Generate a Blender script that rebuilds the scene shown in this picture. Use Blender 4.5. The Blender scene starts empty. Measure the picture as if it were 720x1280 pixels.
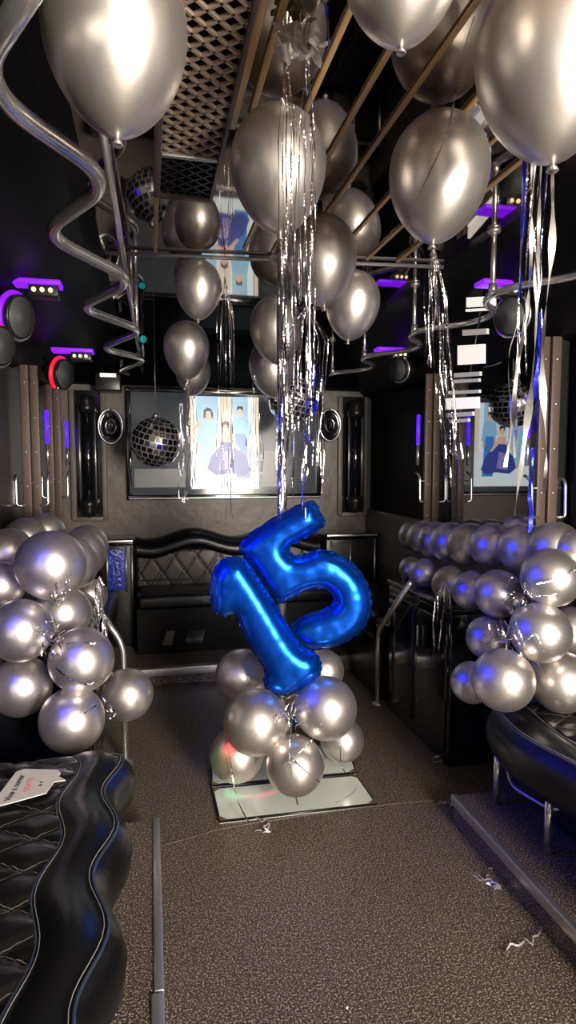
import bpy, bmesh, math, random
from mathutils import Vector as V, Matrix, Euler
R = math.radians
random.seed(15)
sc = bpy.context.scene
col = sc.collection
# ------------------------------------------------------------------ camera, world, lights
F_PX, YAW, PITCH, EYE = 770.0, R(12.6), R(4.5), V((0, 0, 1.35))
cam_d = bpy.data.cameras.new('camera')
cam = bpy.data.objects.new('camera', cam_d); col.objects.link(cam)
cam.location = EYE
cam.rotation_euler = (R(90) - PITCH, 0, -YAW)
cam_d.sensor_fit = 'VERTICAL'; cam_d.sensor_height = 36.0; cam_d.lens = 36.0 * F_PX / 1280
cam_d.clip_start = 0.02
sc.camera = cam
FW = V((math.sin(YAW) * math.cos(PITCH), math.cos(YAW) * math.cos(PITCH), -math.sin(PITCH)))
RT = V((math.cos(YAW), -math.sin(YAW), 0)); UP = RT.cross(FW)
def ray(x, y): return FW + RT * ((x - 360) / F_PX) - UP * ((y - 640) / F_PX)
def atD(x, y, d): return EYE + ray(x, y) * d                      # at a distance along the view axis
def atAx(ax, x, y, v):                                            # on a plane of the bus
    r = ray(x, y); return EYE + r * ((v - EYE[ax]) / r[ax])
def atX(x, y, v): return atAx(0, x, y, v)
def atY(x, y, v): return atAx(1, x, y, v)
def atZ(x, y, v): return atAx(2, x, y, v)

w = bpy.data.worlds.new('world'); sc.world = w; w.use_nodes = True
w.node_tree.nodes['Background'].inputs[0].default_value = (0.8, 0.85, 1.0, 1)
w.node_tree.nodes['Background'].inputs[1].default_value = 0.004
def area(name, loc, target, sx, sy, power, color):
    l = bpy.data.lights.new(name, 'AREA'); l.shape = 'RECTANGLE'; l.size = sx; l.size_y = sy
    l.energy = power; l.color = color
    o = bpy.data.objects.new(name, l); col.objects.link(o); o.location = loc
    o.rotation_euler = (V(target) - V(loc)).to_track_quat('-Z', 'Y').to_euler()
    return o
area('door_daylight', (1.30, -1.75, 1.36), (0.45, 3.0, 0.62), 0.75, 1.15, 262, (1.0, 0.91, 0.80))
area('front_fill_light', (0.1, -1.35, 1.55), (0.5, 3.0, 1.1), 1.3, 0.5, 3, (1.0, 0.93, 0.84))  # weak fill added for a frontal sheen on the balloons
sc.view_settings.view_transform = 'Standard'
sc.view_settings.look = 'None'
sc.view_settings.gamma = 1.0
sc.view_settings.use_curve_mapping = False
sc.view_settings.exposure = 0.0

# ------------------------------------------------------------------ materials
def mat(name, c, rough=0.5, metal=0.0, spec=0.5, emit=None, es=0.0, coat=0.0, bump=None, aniso=0.0):
    m = bpy.data.materials.new(name); m.use_nodes = True
    nt = m.node_tree; b = nt.nodes['Principled BSDF']
    b.inputs['Base Color'].default_value = (*c, 1)
    b.inputs['Roughness'].default_value = rough
    b.inputs['Metallic'].default_value = metal
    b.inputs['Specular IOR Level'].default_value = spec
    b.inputs['Coat Weight'].default_value = coat
    if emit:
        b.inputs['Emission Color'].default_value = (*emit, 1)
        b.inputs['Emission Strength'].default_value = es
    if bump:
        sca, st, dist = bump
        tc = nt.nodes.new('ShaderNodeTexCoord'); n = nt.nodes.new('ShaderNodeTexNoise')
        n.inputs['Scale'].default_value = sca; n.inputs['Detail'].default_value = 3
        bp = nt.nodes.new('ShaderNodeBump'); bp.inputs['Strength'].default_value = st; bp.inputs['Distance'].default_value = dist
        nt.links.new(tc.outputs['Object'], n.inputs['Vector'])
        nt.links.new(n.outputs['Fac'], bp.inputs['Height'])
        nt.links.new(bp.outputs['Normal'], b.inputs['Normal'])
    return m
def math_n(nt, op, a, b=None):
    n = nt.nodes.new('ShaderNodeMath'); n.operation = op
    for i, v in enumerate((a, b)):
        if v is None: continue
        if isinstance(v, (int, float)): n.inputs[i].default_value = v
        else: nt.links.new(v, n.inputs[i])
    return n.outputs[0]
def mix_c(nt, fac, a, b):
    n = nt.nodes.new('ShaderNodeMix'); n.data_type = 'RGBA'
    nt.links.new(fac, n.inputs[0])
    for i, v in ((6, a), (7, b)):
        if isinstance(v, tuple): n.inputs[i].default_value = (*v, 1)
        else: nt.links.new(v, n.inputs[i])
    return n.outputs[2]

def floor_mat():
    m = mat('speckled_vinyl', (0.03, 0.025, 0.02), 0.5)
    nt = m.node_tree; b = nt.nodes['Principled BSDF']
    tc = nt.nodes.new('ShaderNodeTexCoord')
    n = nt.nodes.new('ShaderNodeTexNoise'); n.inputs['Scale'].default_value = 190; n.inputs['Detail'].default_value = 5
    n.inputs['Roughness'].default_value = 0.78
    nt.links.new(tc.outputs['Object'], n.inputs['Vector'])
    r = nt.nodes.new('ShaderNodeValToRGB')
    r.color_ramp.elements[0].position = 0.525; r.color_ramp.elements[0].color = (0, 0, 0, 1)
    r.color_ramp.elements[1].position = 0.61; r.color_ramp.elements[1].color = (1, 1, 1, 1)
    nt.links.new(n.outputs['Fac'], r.inputs[0])
    n2 = nt.nodes.new('ShaderNodeTexNoise'); n2.inputs['Scale'].default_value = 5; n2.inputs['Detail'].default_value = 4
    nt.links.new(tc.outputs['Object'], n2.inputs['Vector'])
    base = mix_c(nt, n2.outputs['Fac'], (0.022, 0.017, 0.012), (0.038, 0.029, 0.021))
    c = mix_c(nt, r.outputs[0], base, (0.74, 0.60, 0.45))
    nt.links.new(c, b.inputs['Base Color'])
    rr = math_n(nt, 'ADD', math_n(nt, 'MULTIPLY', n2.outputs['Fac'], 0.22), 0.34)
    nt.links.new(rr, b.inputs['Roughness'])
    bp = nt.nodes.new('ShaderNodeBump'); bp.inputs['Strength'].default_value = 0.35; bp.inputs['Distance'].default_value = 0.002
    nt.links.new(n.outputs['Fac'], bp.inputs['Height']); nt.links.new(bp.outputs['Normal'], b.inputs['Normal'])
    return m
def quilt_mat(name, base, stitch, px, py, width, rough=0.33, axes=(0, 1)):
    m = mat(name, base, rough)
    nt = m.node_tree; b = nt.nodes['Principled BSDF']
    tc = nt.nodes.new('ShaderNodeTexCoord'); s = nt.nodes.new('ShaderNodeSeparateXYZ')
    nt.links.new(tc.outputs['Object'], s.inputs[0])
    X = math_n(nt, 'DIVIDE', s.outputs[axes[0]], px); Y = math_n(nt, 'DIVIDE', s.outputs[axes[1]], py)
    masks = []; dips = []
    for op in ('ADD', 'SUBTRACT'):
        u = math_n(nt, op, X, Y)
        f = math_n(nt, 'ABSOLUTE', math_n(nt, 'SUBTRACT', math_n(nt, 'FRACT', math_n(nt, 'ADD', u, 50.0)), 0.5))   # .5 on the seam
        e = math_n(nt, 'SUBTRACT', 0.5, f)
        # a pair of stitched threads beside each seam
        t = math_n(nt, 'ABSOLUTE', math_n(nt, 'SUBTRACT', e, width * 2.6))
        masks.append(math_n(nt, 'LESS_THAN', t, width * 0.55))
        dips.append(math_n(nt, 'MINIMUM', math_n(nt, 'MULTIPLY', e, 5.0), 1.0))
    mk = math_n(nt, 'MAXIMUM', masks[0], masks[1])
    c = mix_c(nt, mk, base, stitch)
    nt.links.new(c, b.inputs['Base Color'])
    h = math_n(nt, 'MULTIPLY', math_n(nt, 'POWER', dips[0], 0.5), math_n(nt, 'POWER', dips[1], 0.5))
    bp = nt.nodes.new('ShaderNodeBump'); bp.inputs['Strength'].default_value = 0.6; bp.inputs['Distance'].default_value = 0.01
    nt.links.new(h, bp.inputs['Height']); nt.links.new(bp.outputs['Normal'], b.inputs['Normal'])
    return m

M = {}
M['floor'] = floor_mat()
M['black_wall'] = mat('black_padded_vinyl', (0.0022, 0.0022, 0.0026), 0.5, spec=0.12, bump=(60, 0.2, 0.003))
M['brown_wall'] = mat('brown_grey_vinyl', (0.125, 0.105, 0.092), 0.45, bump=(9, 0.35, 0.02))
M['mirror'] = mat('dark_mirror', (0.42, 0.39, 0.36), 0.035, 1.0)
M['glass'] = mat('tinted_window_glass', (0.45, 0.46, 0.49), 0.02, 1.0)
M['dark_glass'] = mat('dark_window_glass', (0.004, 0.004, 0.005), 0.3, spec=0.15)
M['strip'] = mat('bronze_trim', (0.56, 0.36, 0.17), 0.40, 0.25)
M['steel'] = mat('brushed_steel', (0.66, 0.64, 0.62), 0.34, 0.9)
M['chrome'] = mat('chrome_tube', (0.92, 0.90, 0.87), 0.25, 0.93)
M['leather'] = mat('black_leather', (0.0035, 0.0035, 0.004), 0.33, spec=0.42, bump=(35, 0.25, 0.004))
M['quilt'] = quilt_mat('quilted_black_leather', (0.006, 0.0056, 0.0054), (0.16, 0.145, 0.13), 0.20, 0.12, 0.014)
M['back_quilt'] = quilt_mat('diamond_quilted_leather', (0.16, 0.14, 0.125), (0.004, 0.004, 0.004), 0.16, 0.24, 0.045, 0.4, (0, 2))
M['piping'] = mat('blue_grey_piping', (0.030, 0.042, 0.070), 0.35)
M['thread'] = mat('pale_thread', (0.35, 0.33, 0.31), 0.6)
M['gloss_black'] = mat('gloss_black_laminate', (0.006, 0.006, 0.008), 0.12, coat=0.5)
M['black_plastic'] = mat('black_plastic', (0.010, 0.010, 0.011), 0.3)
M['grey_cone'] = mat('grey_speaker_cone', (0.07, 0.075, 0.075), 0.55)
M['balloon'] = mat('chrome_silver_latex', (0.74, 0.69, 0.65), 0.385, 0.92, bump=(3, 0.04, 0.02))
M['knot'] = mat('silver_latex_knot', (0.55, 0.52, 0.49), 0.3, 0.8)
M['bronze_post'] = mat('brown_pillar_metal', (0.115, 0.078, 0.062), 0.42, 0.2, bump=(20, 0.15, 0.003))
def foil(name, c, rough, sca, st, metal=1.0):
    return mat(name, c, rough, metal, bump=(sca, st, 0.004))
M['tinsel'] = foil('silver_tinsel', (0.80, 0.77, 0.79), 0.13, 110, 1.0)
M['tinsel_soft'] = foil('pale_silver_foil', (0.90, 0.87, 0.84), 0.38, 40, 0.5, 0.8)
M['tinsel_blue_lit'] = mat('foil_in_blue_light', (0.03, 0.04, 0.75), 0.3, 0.75, emit=None, bump=(60, 0.6, 0.004))  # blue light reflected by the foil, put into its colour
M['digit'] = foil('royal_blue_foil', (0.006, 0.125, 0.80), 0.27, 9, 0.35, 0.88)
M['digit_rim'] = foil('blue_foil_seam', (0.02, 0.16, 0.85), 0.25, 80, 0.8, 0.9)
M['purple'] = mat('purple_led', (0.1, 0.0, 0.3), 0.4, emit=(0.22, 0.01, 1.0), es=1.3)
M['blue_tube'] = mat('blue_violet_led', (0.02, 0.0, 0.3), 0.4, emit=(0.07, 0.01, 1.0), es=2.2)
M['red'] = mat('red_led', (0.3, 0.0, 0.0), 0.4, emit=(1.0, 0.02, 0.06), es=0.9)
M['teal'] = mat('teal_led', (0.0, 0.2, 0.2), 0.4, emit=(0.01, 0.45, 0.45), es=0.5)
M['warm_bulb'] = mat('warm_bulb', (0.5, 0.4, 0.2), 0.4, emit=(1.0, 0.75, 0.4), es=1.8)
M['cold_light'] = mat('frosted_white_light', (0.6, 0.58, 0.55), 0.4, emit=(1.0, 0.92, 0.83), es=0.9)  # cabin lamp strip, also the bright bars of the window reflection
M['dim_reflection'] = mat('dim_reflection_glow', (0.4, 0.39, 0.37), 0.4, emit=(1.0, 0.92, 0.83), es=0.28)  # dimmer bars of the window reflection, painted as glow
M['tile_panel'] = mat('white_acrylic', (0.72, 0.78, 0.70), 0.13, coat=0.4)
M['brass'] = mat('brass_corner', (0.4, 0.28, 0.12), 0.35, 0.8)
M['card'] = mat('white_card', (0.80, 0.76, 0.74), 0.6)
M['ink'] = mat('black_ink', (0.02, 0.02, 0.02), 0.7)
M['pink_ink'] = mat('pink_ink', (0.85, 0.25, 0.32), 0.7)
M['mirror_tile'] = mat('mirror_tile', (0.85, 0.84, 0.84), 0.06, 1.0)
M['blue_glass'] = mat('blue_lit_glass', (0.02, 0.03, 0.15), 0.1, emit=(0.02, 0.05, 0.9), es=0.12, bump=(45, 0.8, 0.01))
M['tv_glass'] = mat('screen_glass', (0.02, 0.022, 0.026), 0.12, emit=(0.30, 0.33, 0.36), es=0.10)
def em(name, c, s=1.0): return mat(name, (0.0, 0.0, 0.0), 0.3, emit=c, es=s)

# ------------------------------------------------------------------ mesh helpers
class MB:
    def __init__(s): s.v = []; s.f = []; s.sm = []
    def add(s, vs, fs, smooth=True):
        o = len(s.v); s.v += [V(p) for p in vs]
        s.f += [tuple(i + o for i in f) for f in fs]; s.sm += [smooth] * len(fs); return s
    def box(s, a, b, bev=0.0, mtx=None):
        bm = bmesh.new(); bmesh.ops.create_cube(bm, size=1)
        a = V(a); b = V(b); c = (a + b) / 2; d = b - a
        for v in bm.verts: v.co = V((v.co.x * d.x, v.co.y * d.y, v.co.z * d.z)) + c
        if bev:
            bmesh.ops.bevel(bm, geom=bm.edges[:], offset=bev, segments=3, affect='EDGES', profile=0.5)
        bm.verts.index_update()
        vs = [mtx @ v.co if mtx else v.co.copy() for v in bm.verts]
        s.add(vs, [[v.index for v in f.verts] for f in bm.faces], bool(bev)); bm.free(); return s
    def tube(s, pts, r, seg=10, cap=True, flat=1.0):
        pts = [V(p) for p in pts]; n = len(pts); rr = r if isinstance(r, (list, tuple)) else [r] * n
        up = V((0, 0, 1)); prev = None; vs = []; fs = []
        for i, p in enumerate(pts):
            t = (pts[min(i + 1, n - 1)] - pts[max(i - 1, 0)]).normalized()
            if prev is None:
                a = up.cross(t)
                if a.length < 0.05: a = V((1, 0, 0)).cross(t)
                a.normalize()
            else:
                a = prev - t * prev.dot(t); a.normalize()
            prev = a; b = t.cross(a)
            for k in range(seg):
                th = 2 * math.pi * k / seg
                vs.append(p + (a * math.cos(th) + b * math.sin(th) * flat) * rr[i])
        for i in range(n - 1):
            for k in range(seg):
                k2 = (k + 1) % seg
                fs.append((i * seg + k, i * seg + k2, (i + 1) * seg + k2, (i + 1) * seg + k))
        if cap: fs += [tuple(range(seg))[::-1], tuple((n - 1) * seg + k for k in range(seg))]
        return s.add(vs, fs)
    def lathe(s, prof, seg=32, mtx=None):
        vs = []; fs = []; idx = []
        for (r, z) in prof:
            if r < 1e-6:
                idx.append([len(vs)]); vs.append(V((0, 0, z)))
            else:
                idx.append(list(range(len(vs), len(vs) + seg)))
                vs += [V((r * math.cos(2 * math.pi * k / seg), r * math.sin(2 * math.pi * k / seg), z)) for k in range(seg)]
        for A, B in zip(idx, idx[1:]):
            for k in range(seg):
                k2 = (k + 1) % seg
                if len(A) == 1 and len(B) == 1: continue
                if len(A) == 1: fs.append((A[0], B[k], B[k2]))
                elif len(B) == 1: fs.append((A[k], A[k2], B[0]))
                else: fs.append((A[k], A[k2], B[k2], B[k]))
        if mtx: vs = [mtx @ v for v in vs]
        return s.add(vs, fs)
    def prism(s, poly, off, smooth=False):          # poly: 3D points in a plane; off: extrusion vector
        n = len(poly); off = V(off)
        vs = [V(p) for p in poly] + [V(p) + off for p in poly]
        fs = [tuple(range(n))[::-1], tuple(range(n, 2 * n))] + [(i, (i + 1) % n, n + (i + 1) % n, n + i) for i in range(n)]
        return s.add(vs, fs, smooth)
    def grid(s, rows, smooth=True):
        n = len(rows[0]); vs = [p for r in rows for p in r]
        fs = [(i * n + j, i * n + j + 1, (i + 1) * n + j + 1, (i + 1) * n + j) for i in range(len(rows) - 1) for j in range(n - 1)]
        return s.add(vs, fs, smooth)
    def ribbon(s, pts, w, twist0=0.0, twist=0.0, ax=V((1, 0, 0)), by=V((0, 1, 0))):
        rows = []
        for i, p in enumerate(pts):
            th = twist0 + twist * i
            d = ax * math.cos(th) + by * math.sin(th)
            ww = w[i] if isinstance(w, list) else w
            rows.append([V(p) - d * ww / 2, V(p) + d * ww / 2])
        return s.grid(rows)
    def build(s, name, material, parent=None, origin=None):
        if parent is not None:
            o0 = V((0, 0, 0)); q = parent
            while q: o0 += q.location; q = q.parent
        else:
            o0 = V(origin) if origin is not None else V((0, 0, 0))
        me = bpy.data.meshes.new(name)
        me.from_pydata([tuple(v - o0) for v in s.v], [], s.f)
        me.polygons.foreach_set('use_smooth', s.sm)
        bm = bmesh.new(); bm.from_mesh(me); bmesh.ops.recalc_face_normals(bm, faces=bm.faces[:]); bm.to_mesh(me); bm.free()
        me.materials.append(material)
        o = bpy.data.objects.new(name, me); col.objects.link(o)
        if parent is not None: o.parent = parent
        else: o.location = o0
        return o
def tag(o, label, cat, group=None, kind=None):
    o['label'] = label; o['category'] = cat
    if group: o['group'] = group
    if kind: o['kind'] = kind
    return o
def thing(name, loc, label, cat, group=None):
    o = bpy.data.objects.new(name, None); col.objects.link(o); o.location = loc
    o.empty_display_size = 0.05
    return tag(o, label, cat, group)
def struct(name, mb, m):
    o = mb.build(name, m); o['kind'] = 'structure'; return o
def basis(origin, z, xhint=V((0, 0, 1))):
    z = V(z).normalized(); x = V(xhint); x = x - z * x.dot(z); x.normalize(); y = z.cross(x)
    m = Matrix((x, y, z)).transposed().to_4x4(); m.translation = V(origin); return m
def smooth_path(pts, n=8):
    pts = [V(p) for p in pts]; out = []
    for i in range(len(pts) - 1):
        p0 = pts[max(i - 1, 0)]; p1 = pts[i]; p2 = pts[i + 1]; p3 = pts[min(i + 2, len(pts) - 1)]
        for k in range(n):
            t = k / n
            out.append(0.5 * ((2 * p1) + (p2 - p0) * t + (2 * p0 - 5 * p1 + 4 * p2 - p3) * t * t + (3 * p1 - p0 - 3 * p2 + p3) * t ** 3))
    out.append(pts[-1]); return out
def round_path(pts, r=0.04, n=5):
    pts = [V(p) for p in pts]; out = [pts[0]]
    for a, b, c in zip(pts, pts[1:], pts[2:]):
        d1 = (a - b); d2 = (c - b); q = min(r, d1.length * 0.45, d2.length * 0.45)
        s_ = b + d1.normalized() * q; e = b + d2.normalized() * q
        for k in range(n + 1):
            t = k / n; out.append(s_ * (1 - t) ** 2 + b * 2 * t * (1 - t) + e * t * t)
    out.append(pts[-1]); return out

# ------------------------------------------------------------------ the bus shell
XL, XR, YB, YF, ZC = -0.70, 1.68, 4.56, -2.3, 2.2
struct('floor', MB().box((XL - 0.05, YF, -0.05), (XR + 0.05, YB + 0.05, 0.0)), M['floor'])
struct('ceiling', MB().box((XL - 0.05, YF, ZC), (XR + 0.05, YB + 0.05, ZC + 0.04)), M['mirror'])
struct('wall_back', MB().box((XL - 0.05, YB, 0), (XR + 0.05, YB + 0.05, ZC)), M['brown_wall'])
struct('wall_front', MB().box((XL - 0.05, YF - 0.05, 0), (XR + 0.05, YF, ZC)), M['black_wall'])
struct('wall_left', MB().box((XL - 0.05, YF, 0), (XL, YB, ZC)), M['black_wall'])
struct('wall_right', MB().box((XR, YF, 0), (XR + 0.05, YB, ZC)), M['black_wall'])
# the black upholstered coves where walls meet the ceiling
struct('trim_1', MB().prism([(XL, YF, 1.84), (XL, YF, ZC), (-0.17, YF, ZC), (-0.22, YF, 2.15), (XL + 0.06, YF, 1.86)], (0, YB - YF, 0)), M['black_wall'])
struct('trim_2', MB().prism([(XR, YF, 1.84), (XR, YF, ZC), (1.26, YF, ZC), (1.31, YF, 2.15), (XR - 0.06, YF, 1.86)], (0, YB - YF, 0)), M['black_wall'])
struct('trim_3', MB().prism([(XL, YB, 1.90), (XL, YB, ZC), (XL, 4.15, ZC), (XL, 4.2, 2.15), (XL, YB - 0.05, 1.91)], (XR - XL, 0, 0)), M['black_wall'])
# brown lower wall pads
struct('trim_4', MB().box((XL, -0.2, 0), (XL + 0.04, YB, 1.0), 0.01), M['brown_wall'])
struct('trim_5', MB().box((XR - 0.04, -0.2, 0), (XR, YB, 1.0), 0.01), M['brown_wall'])
# side windows, dark glass
struct('window_1', MB().box((XL, 0.3, 1.03), (XL + 0.012, YB - 0.1, 1.84)), M['dark_glass'])
struct('window_2', MB().box((XR - 0.012, 2.35, 1.02), (XR, 3.30, 1.84)), M['glass'])
struct('window_3', MB().box((XR - 0.012, 0.3, 1.02), (XR, 2.18, 1.84)), M['dark_glass'])
# raised side platforms and the rear platform with metal nosings
struct('platform_left', MB().box((XL, -1.0, 0), (0.0, 2.13, 0.10)), M['floor'])
struct('platform_right', MB().box((1.095, -1.0, 0), (XR, 2.04, 0.10)), M['floor'])
struct('platform_rear', MB().box((XL, 3.76, 0), (XR, YB, 0.10)), M['floor'])
def nosing(name, a, b):
    struct(name, MB().box(a, b, 0.003), M['steel'])
nosing('trim_6', (-0.012, 1.40, 0.084), (0.012, 2.135, 0.106))
nosing('trim_7', (-0.018, -0.6, 0.086), (0.012, 1.392, 0.108))
nosing('trim_8', (1.086, -0.6, 0.070), (1.110, 2.045, 0.107))
nosing('trim_9', (XL + 0.05, 3.735, 0.06), (XR - 0.05, 3.79, 0.107))
# seams of the floor covering
struct('trim_10', MB().tube(smooth_path([(0.02, 2.13, 0.001), (0.10, 2.15, 0.001), (0.3, 2.19, 0.001), (0.86, 2.205, 0.001), (1.1, 2.19, 0.001)], 6), 0.0018, 6), M['bronze_post'])
# bronze channels on the mirrored ceiling, running to the back
n_t = 11
for x, y0, y1, wd in ((0.212, -0.4, 1.62, 0.030), (0.255, -0.4, 1.56, 0.016), (0.38, -0.4, 2.5, 0.014), (0.495, -0.4, 2.5, 0.014),
                      (0.60, -0.4, 2.5, 0.014), (0.755, -0.4, 2.5, 0.014), (0.895, -0.4, 2.5, 0.014), (1.03, -0.4, 2.5, 0.018), (0.035, 1.0, 2.6, 0.016)):
    struct('trim_%d' % n_t, MB().box((x - wd / 2, y0, ZC - 0.009), (x + wd / 2, y1, ZC - 0.0005), 0.004), M['strip']); n_t += 1
struct('trim_%d' % n_t, MB().tube([(-0.16, 2.63, ZC - 0.012), (1.24, 2.50, ZC - 0.012)], 0.008, 8), M['steel']); n_t += 1
# perforated air vent
vent = thing('ceiling_vent', (0.13, 1.3, ZC), 'brown diamond mesh air vent panel set in the mirrored ceiling', 'vent')
vx0, vx1, vy0, vy1 = 0.045, 0.195, 0.55, 2.0
f = MB()
for a, b in (((vx0 - 0.02, vy0, ZC - 0.03), (vx0, vy1 + 0.02, ZC)), ((vx1, vy0, ZC - 0.03), (vx1 + 0.012, vy1 + 0.02, ZC)),
             ((vx0, vy1, ZC - 0.03), (vx1, vy1 + 0.025, ZC)), ((vx0, vy0, ZC - 0.03), (vx1, vy0 + 0.02, ZC))):
    f.box(a, b, 0.003)
f.build('frame', M['bronze_post'], vent)
MB().box((vx0, vy0, ZC - 0.004), (vx1, vy1, ZC - 0.0005)).build('backing', M['black_wall'], vent)
MB().box((vx0, 1.745, ZC - 0.03), (vx1, 1.76, ZC - 0.008), 0.003).build('crossbar', M['steel'], vent)
def lattice(x0, x1, y0, y1, px, py, m, name):
    mb = MB(); z0, z1 = ZC - 0.022, ZC - 0.014
    slope = py / px; n = int((y1 - y0) / py) + 8
    for sgn in (1, -1):
        for k in range(-8, n + 8):
            c = y0 + k * py
            # line y = c + sgn*slope*(x-x0), clip to the panel
            xa, xb = x0, x1
            ya, yb = c, c + sgn * slope * (x1 - x0)
            def clip(xa, ya, xb, yb):
                for lim, s_ in ((y0, 1), (y1, -1)):
                    da, db = s_ * (ya - lim), s_ * (yb - lim)
                    if da < 0 and db < 0: return None
                    if da < 0: t = da / (da - db); xa, ya = xa + t * (xb - xa), lim
                    elif db < 0: t = da / (da - db); xb, yb = xa + t * (xb - xa), lim
                return xa, ya, xb, yb
            q = clip(xa, ya, xb, yb)
            if not q: continue
            A = V((q[0], q[1], 0)); B = V((q[2], q[3], 0))
            if (B - A).length < 0.004: continue
            d = (B - A).normalized(); nrm = V((-d.y, d.x, 0)) * 0.003
            mb.prism([(A - nrm) + V((0, 0, z0)), (A + nrm) + V((0, 0, z0)), (B + nrm) + V((0, 0, z0)), (B - nrm) + V((0, 0, z0))], (0, 0, z1 - z0))
    return mb.build(name, m, vent)
M['mesh_metal'] = mat('brown_expanded_metal', (0.46, 0.34, 0.25), 0.45, 0.4)
lattice(vx0, vx1, vy0, 1.745, 0.048, 0.045, M['mesh_metal'], 'mesh_panel')
lattice(vx0, vx1, 1.76, vy1, 0.048, 0.045, M['black_plastic'], 'rear_mesh_panel')

# ------------------------------------------------------------------ wavy grab rails
def wavy(name, label, xmid, amp, z, y0, y1, phase, period, posts, r=0.0145):
    t = thing(name, (xmid, y0, z), label, 'grab rail', 'wavy grab rails under the ceiling')
    pts = []
    n = int((y1 - y0) / period * 26)
    for i in range(n + 1):
        y = y0 + (y1 - y0) * i / n
        s_ = math.sin(2 * math.pi * (y - phase) / period)
        s_ = math.copysign(abs(s_) ** 0.8, s_)
        pts.append((xmid + amp * s_, y, z))
    MB().tube(pts, r, 14).build('tube', M['chrome'], t)
    for (px_, py_) in posts:
        MB().tube([(px_, py_, z), (px_, py_, ZC)], 0.0095, 10).build('post', M['chrome'], t)
        MB().lathe([(0, 0), (0.024, 0), (0.024, -0.008), (0.012, -0.016), (0, -0.016)], 16, Matrix.Translation((px_, py_, ZC - 0.001))).build('flange', M['steel'], t)
        MB().lathe([(0, 0.02), (0.015, 0.02), (0.015, -0.02), (0, -0.02)], 12, Matrix.Translation((px_, py_, z + 0.018))).build('collar', M['steel'], t)
    return t
def zigzag(name, label, px_pts, z, posts, r):
    pts = [atZ(x, y, z) for x, y in px_pts]
    t = thing(name, pts[0], label, 'grab rail', 'wavy grab rails under the ceiling')
    MB().tube(round_path(pts, 0.13, 10), r, 14).build('tube', M['chrome'], t)
    for i in posts:
        p = pts[i]; q = p + (pts[i - 1] + pts[i + 1] - 2 * p).normalized() * 0.03
        MB().tube([(q.x, q.y, z), (q.x, q.y, ZC)], 0.0095, 10).build('post', M['chrome'], t)
    return t
zigzag('grab_rail', 'zigzag chrome grab rail on the left below the black ceiling cove',
       [(66, -60), (-34, 103), (142, 226), (52, 291), (167, 351), (98, 384), (179, 413), (125, 435), (184, 449), (147, 464), (189, 473)], 1.97, (6, 8, 9), 0.0175)
wavy('grab_rail', 'wavy chrome grab rail on the right above the dark side window', 1.325, 0.085, 1.97, 0.9, 4.2, 2.44 - 0.175, 0.70,
     [(1.24, 2.10), (1.24, 2.79), (1.24, 3.49), (1.24, 4.14)], 0.013)
sr = thing('ceiling_rail', (-0.1, 1.6, ZC), 'straight chrome rail beside the zigzag rail running to the back', 'rail')
A_, B_ = atY(126, 150, 1.62), atY(178, 466, 4.4)
A_.z = min(A_.z, ZC - 0.015)
MB().tube([A_, B_], 0.0105, 10).build('tube', M['chrome'], sr)
for tt in (0.08, 0.5):
    P = A_.lerp(B_, tt)
    MB().tube([P, (P.x, P.y, ZC)], 0.008, 8).build('hanger', M['steel'], sr)
MB().tube([B_, (B_.x, B_.y, 2.19)], 0.008, 8).build('hanger', M['steel'], sr)

# ------------------------------------------------------------------ pillars with lamps and handles
def pillar(y, side, label):
    xw = XL if side < 0 else XR
    s_ = -side
    t = thing('wall_pillar', (xw, y, 1.0), label, 'pillar', 'brown pillars between the windows')
    b = MB().box((min(xw, xw + s_ * 0.05), y - 0.03, 0.99), (max(xw, xw + s_ * 0.05), y + 0.07, 1.86)); b.build('backing', M['black_plastic'], t)
    for k in (0, 1):
        xa, xb = xw + s_ * (0.05 + 0.046 * k), xw + s_ * (0.05 + 0.046 * k + 0.041)
        c = MB().box((min(xa, xb), y - 0.045 + 0.01 * k, 0.985), (max(xa, xb), y - 0.015, 1.86), 0.003).build('channel', M['bronze_post'], t)
        sw = MB()
        for i in range(5):
            sw.lathe([(0, 0.004), (0.004, 0.003), (0.006, 0), (0, 0)], 10, basis(((xa + xb) / 2, y - 0.0445 + 0.01 * k, 1.05 + 0.18 * i), (0, -1, 0)))
        sw.build('screws', M['steel'], c)
    xm = xw + s_ * 0.095
    for dx in (-0.075, 0.075):
        x = xm + dx
        if not (XL + 0.015 < x < XR - 0.015): x = xw + s_ * 0.02
        MB().tube([(x, y - 0.01, 1.46), (x, y - 0.01, 1.63)], 0.010, 10).build('lamp_tube', M['blue_tube'], t)
        MB().tube([(x, y - 0.01, 1.34), (x, y - 0.01, 1.46)], 0.009, 10).build('lamp_base', M['chrome'], t)
    h = MB().tube(round_path([(xm - 0.078, y + 0.0, 1.30), (xm - 0.078, y - 0.05, 1.28), (xm - 0.078, y - 0.055, 1.13), (xm - 0.04, y - 0.05, 1.13)], 0.03), 0.0065, 8)
    h.tube(round_path([(xm + 0.078, y + 0.0, 1.30), (xm + 0.078, y - 0.05, 1.28), (xm + 0.078, y - 0.055, 1.13), (xm + 0.04, y - 0.05, 1.13)], 0.03), 0.0065, 8)
    h.tube([(xm - 0.078, y - 0.03, 1.25), (xm + 0.078, y - 0.03, 1.25)], 0.004, 8)
    h.build('handle', M['chrome'], t)
pillar(3.50, -1, 'nearer brown pillar on the left wall, beside blue lamps')
pillar(4.30, -1, 'brown pillar on the left wall nearest the back corner')
pillar(3.33, 1, 'brown pillar on the right wall behind the tinsel, farther from camera')
pillar(2.27, 1, 'tall brown pillar at the right edge above the silver garland')

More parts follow.
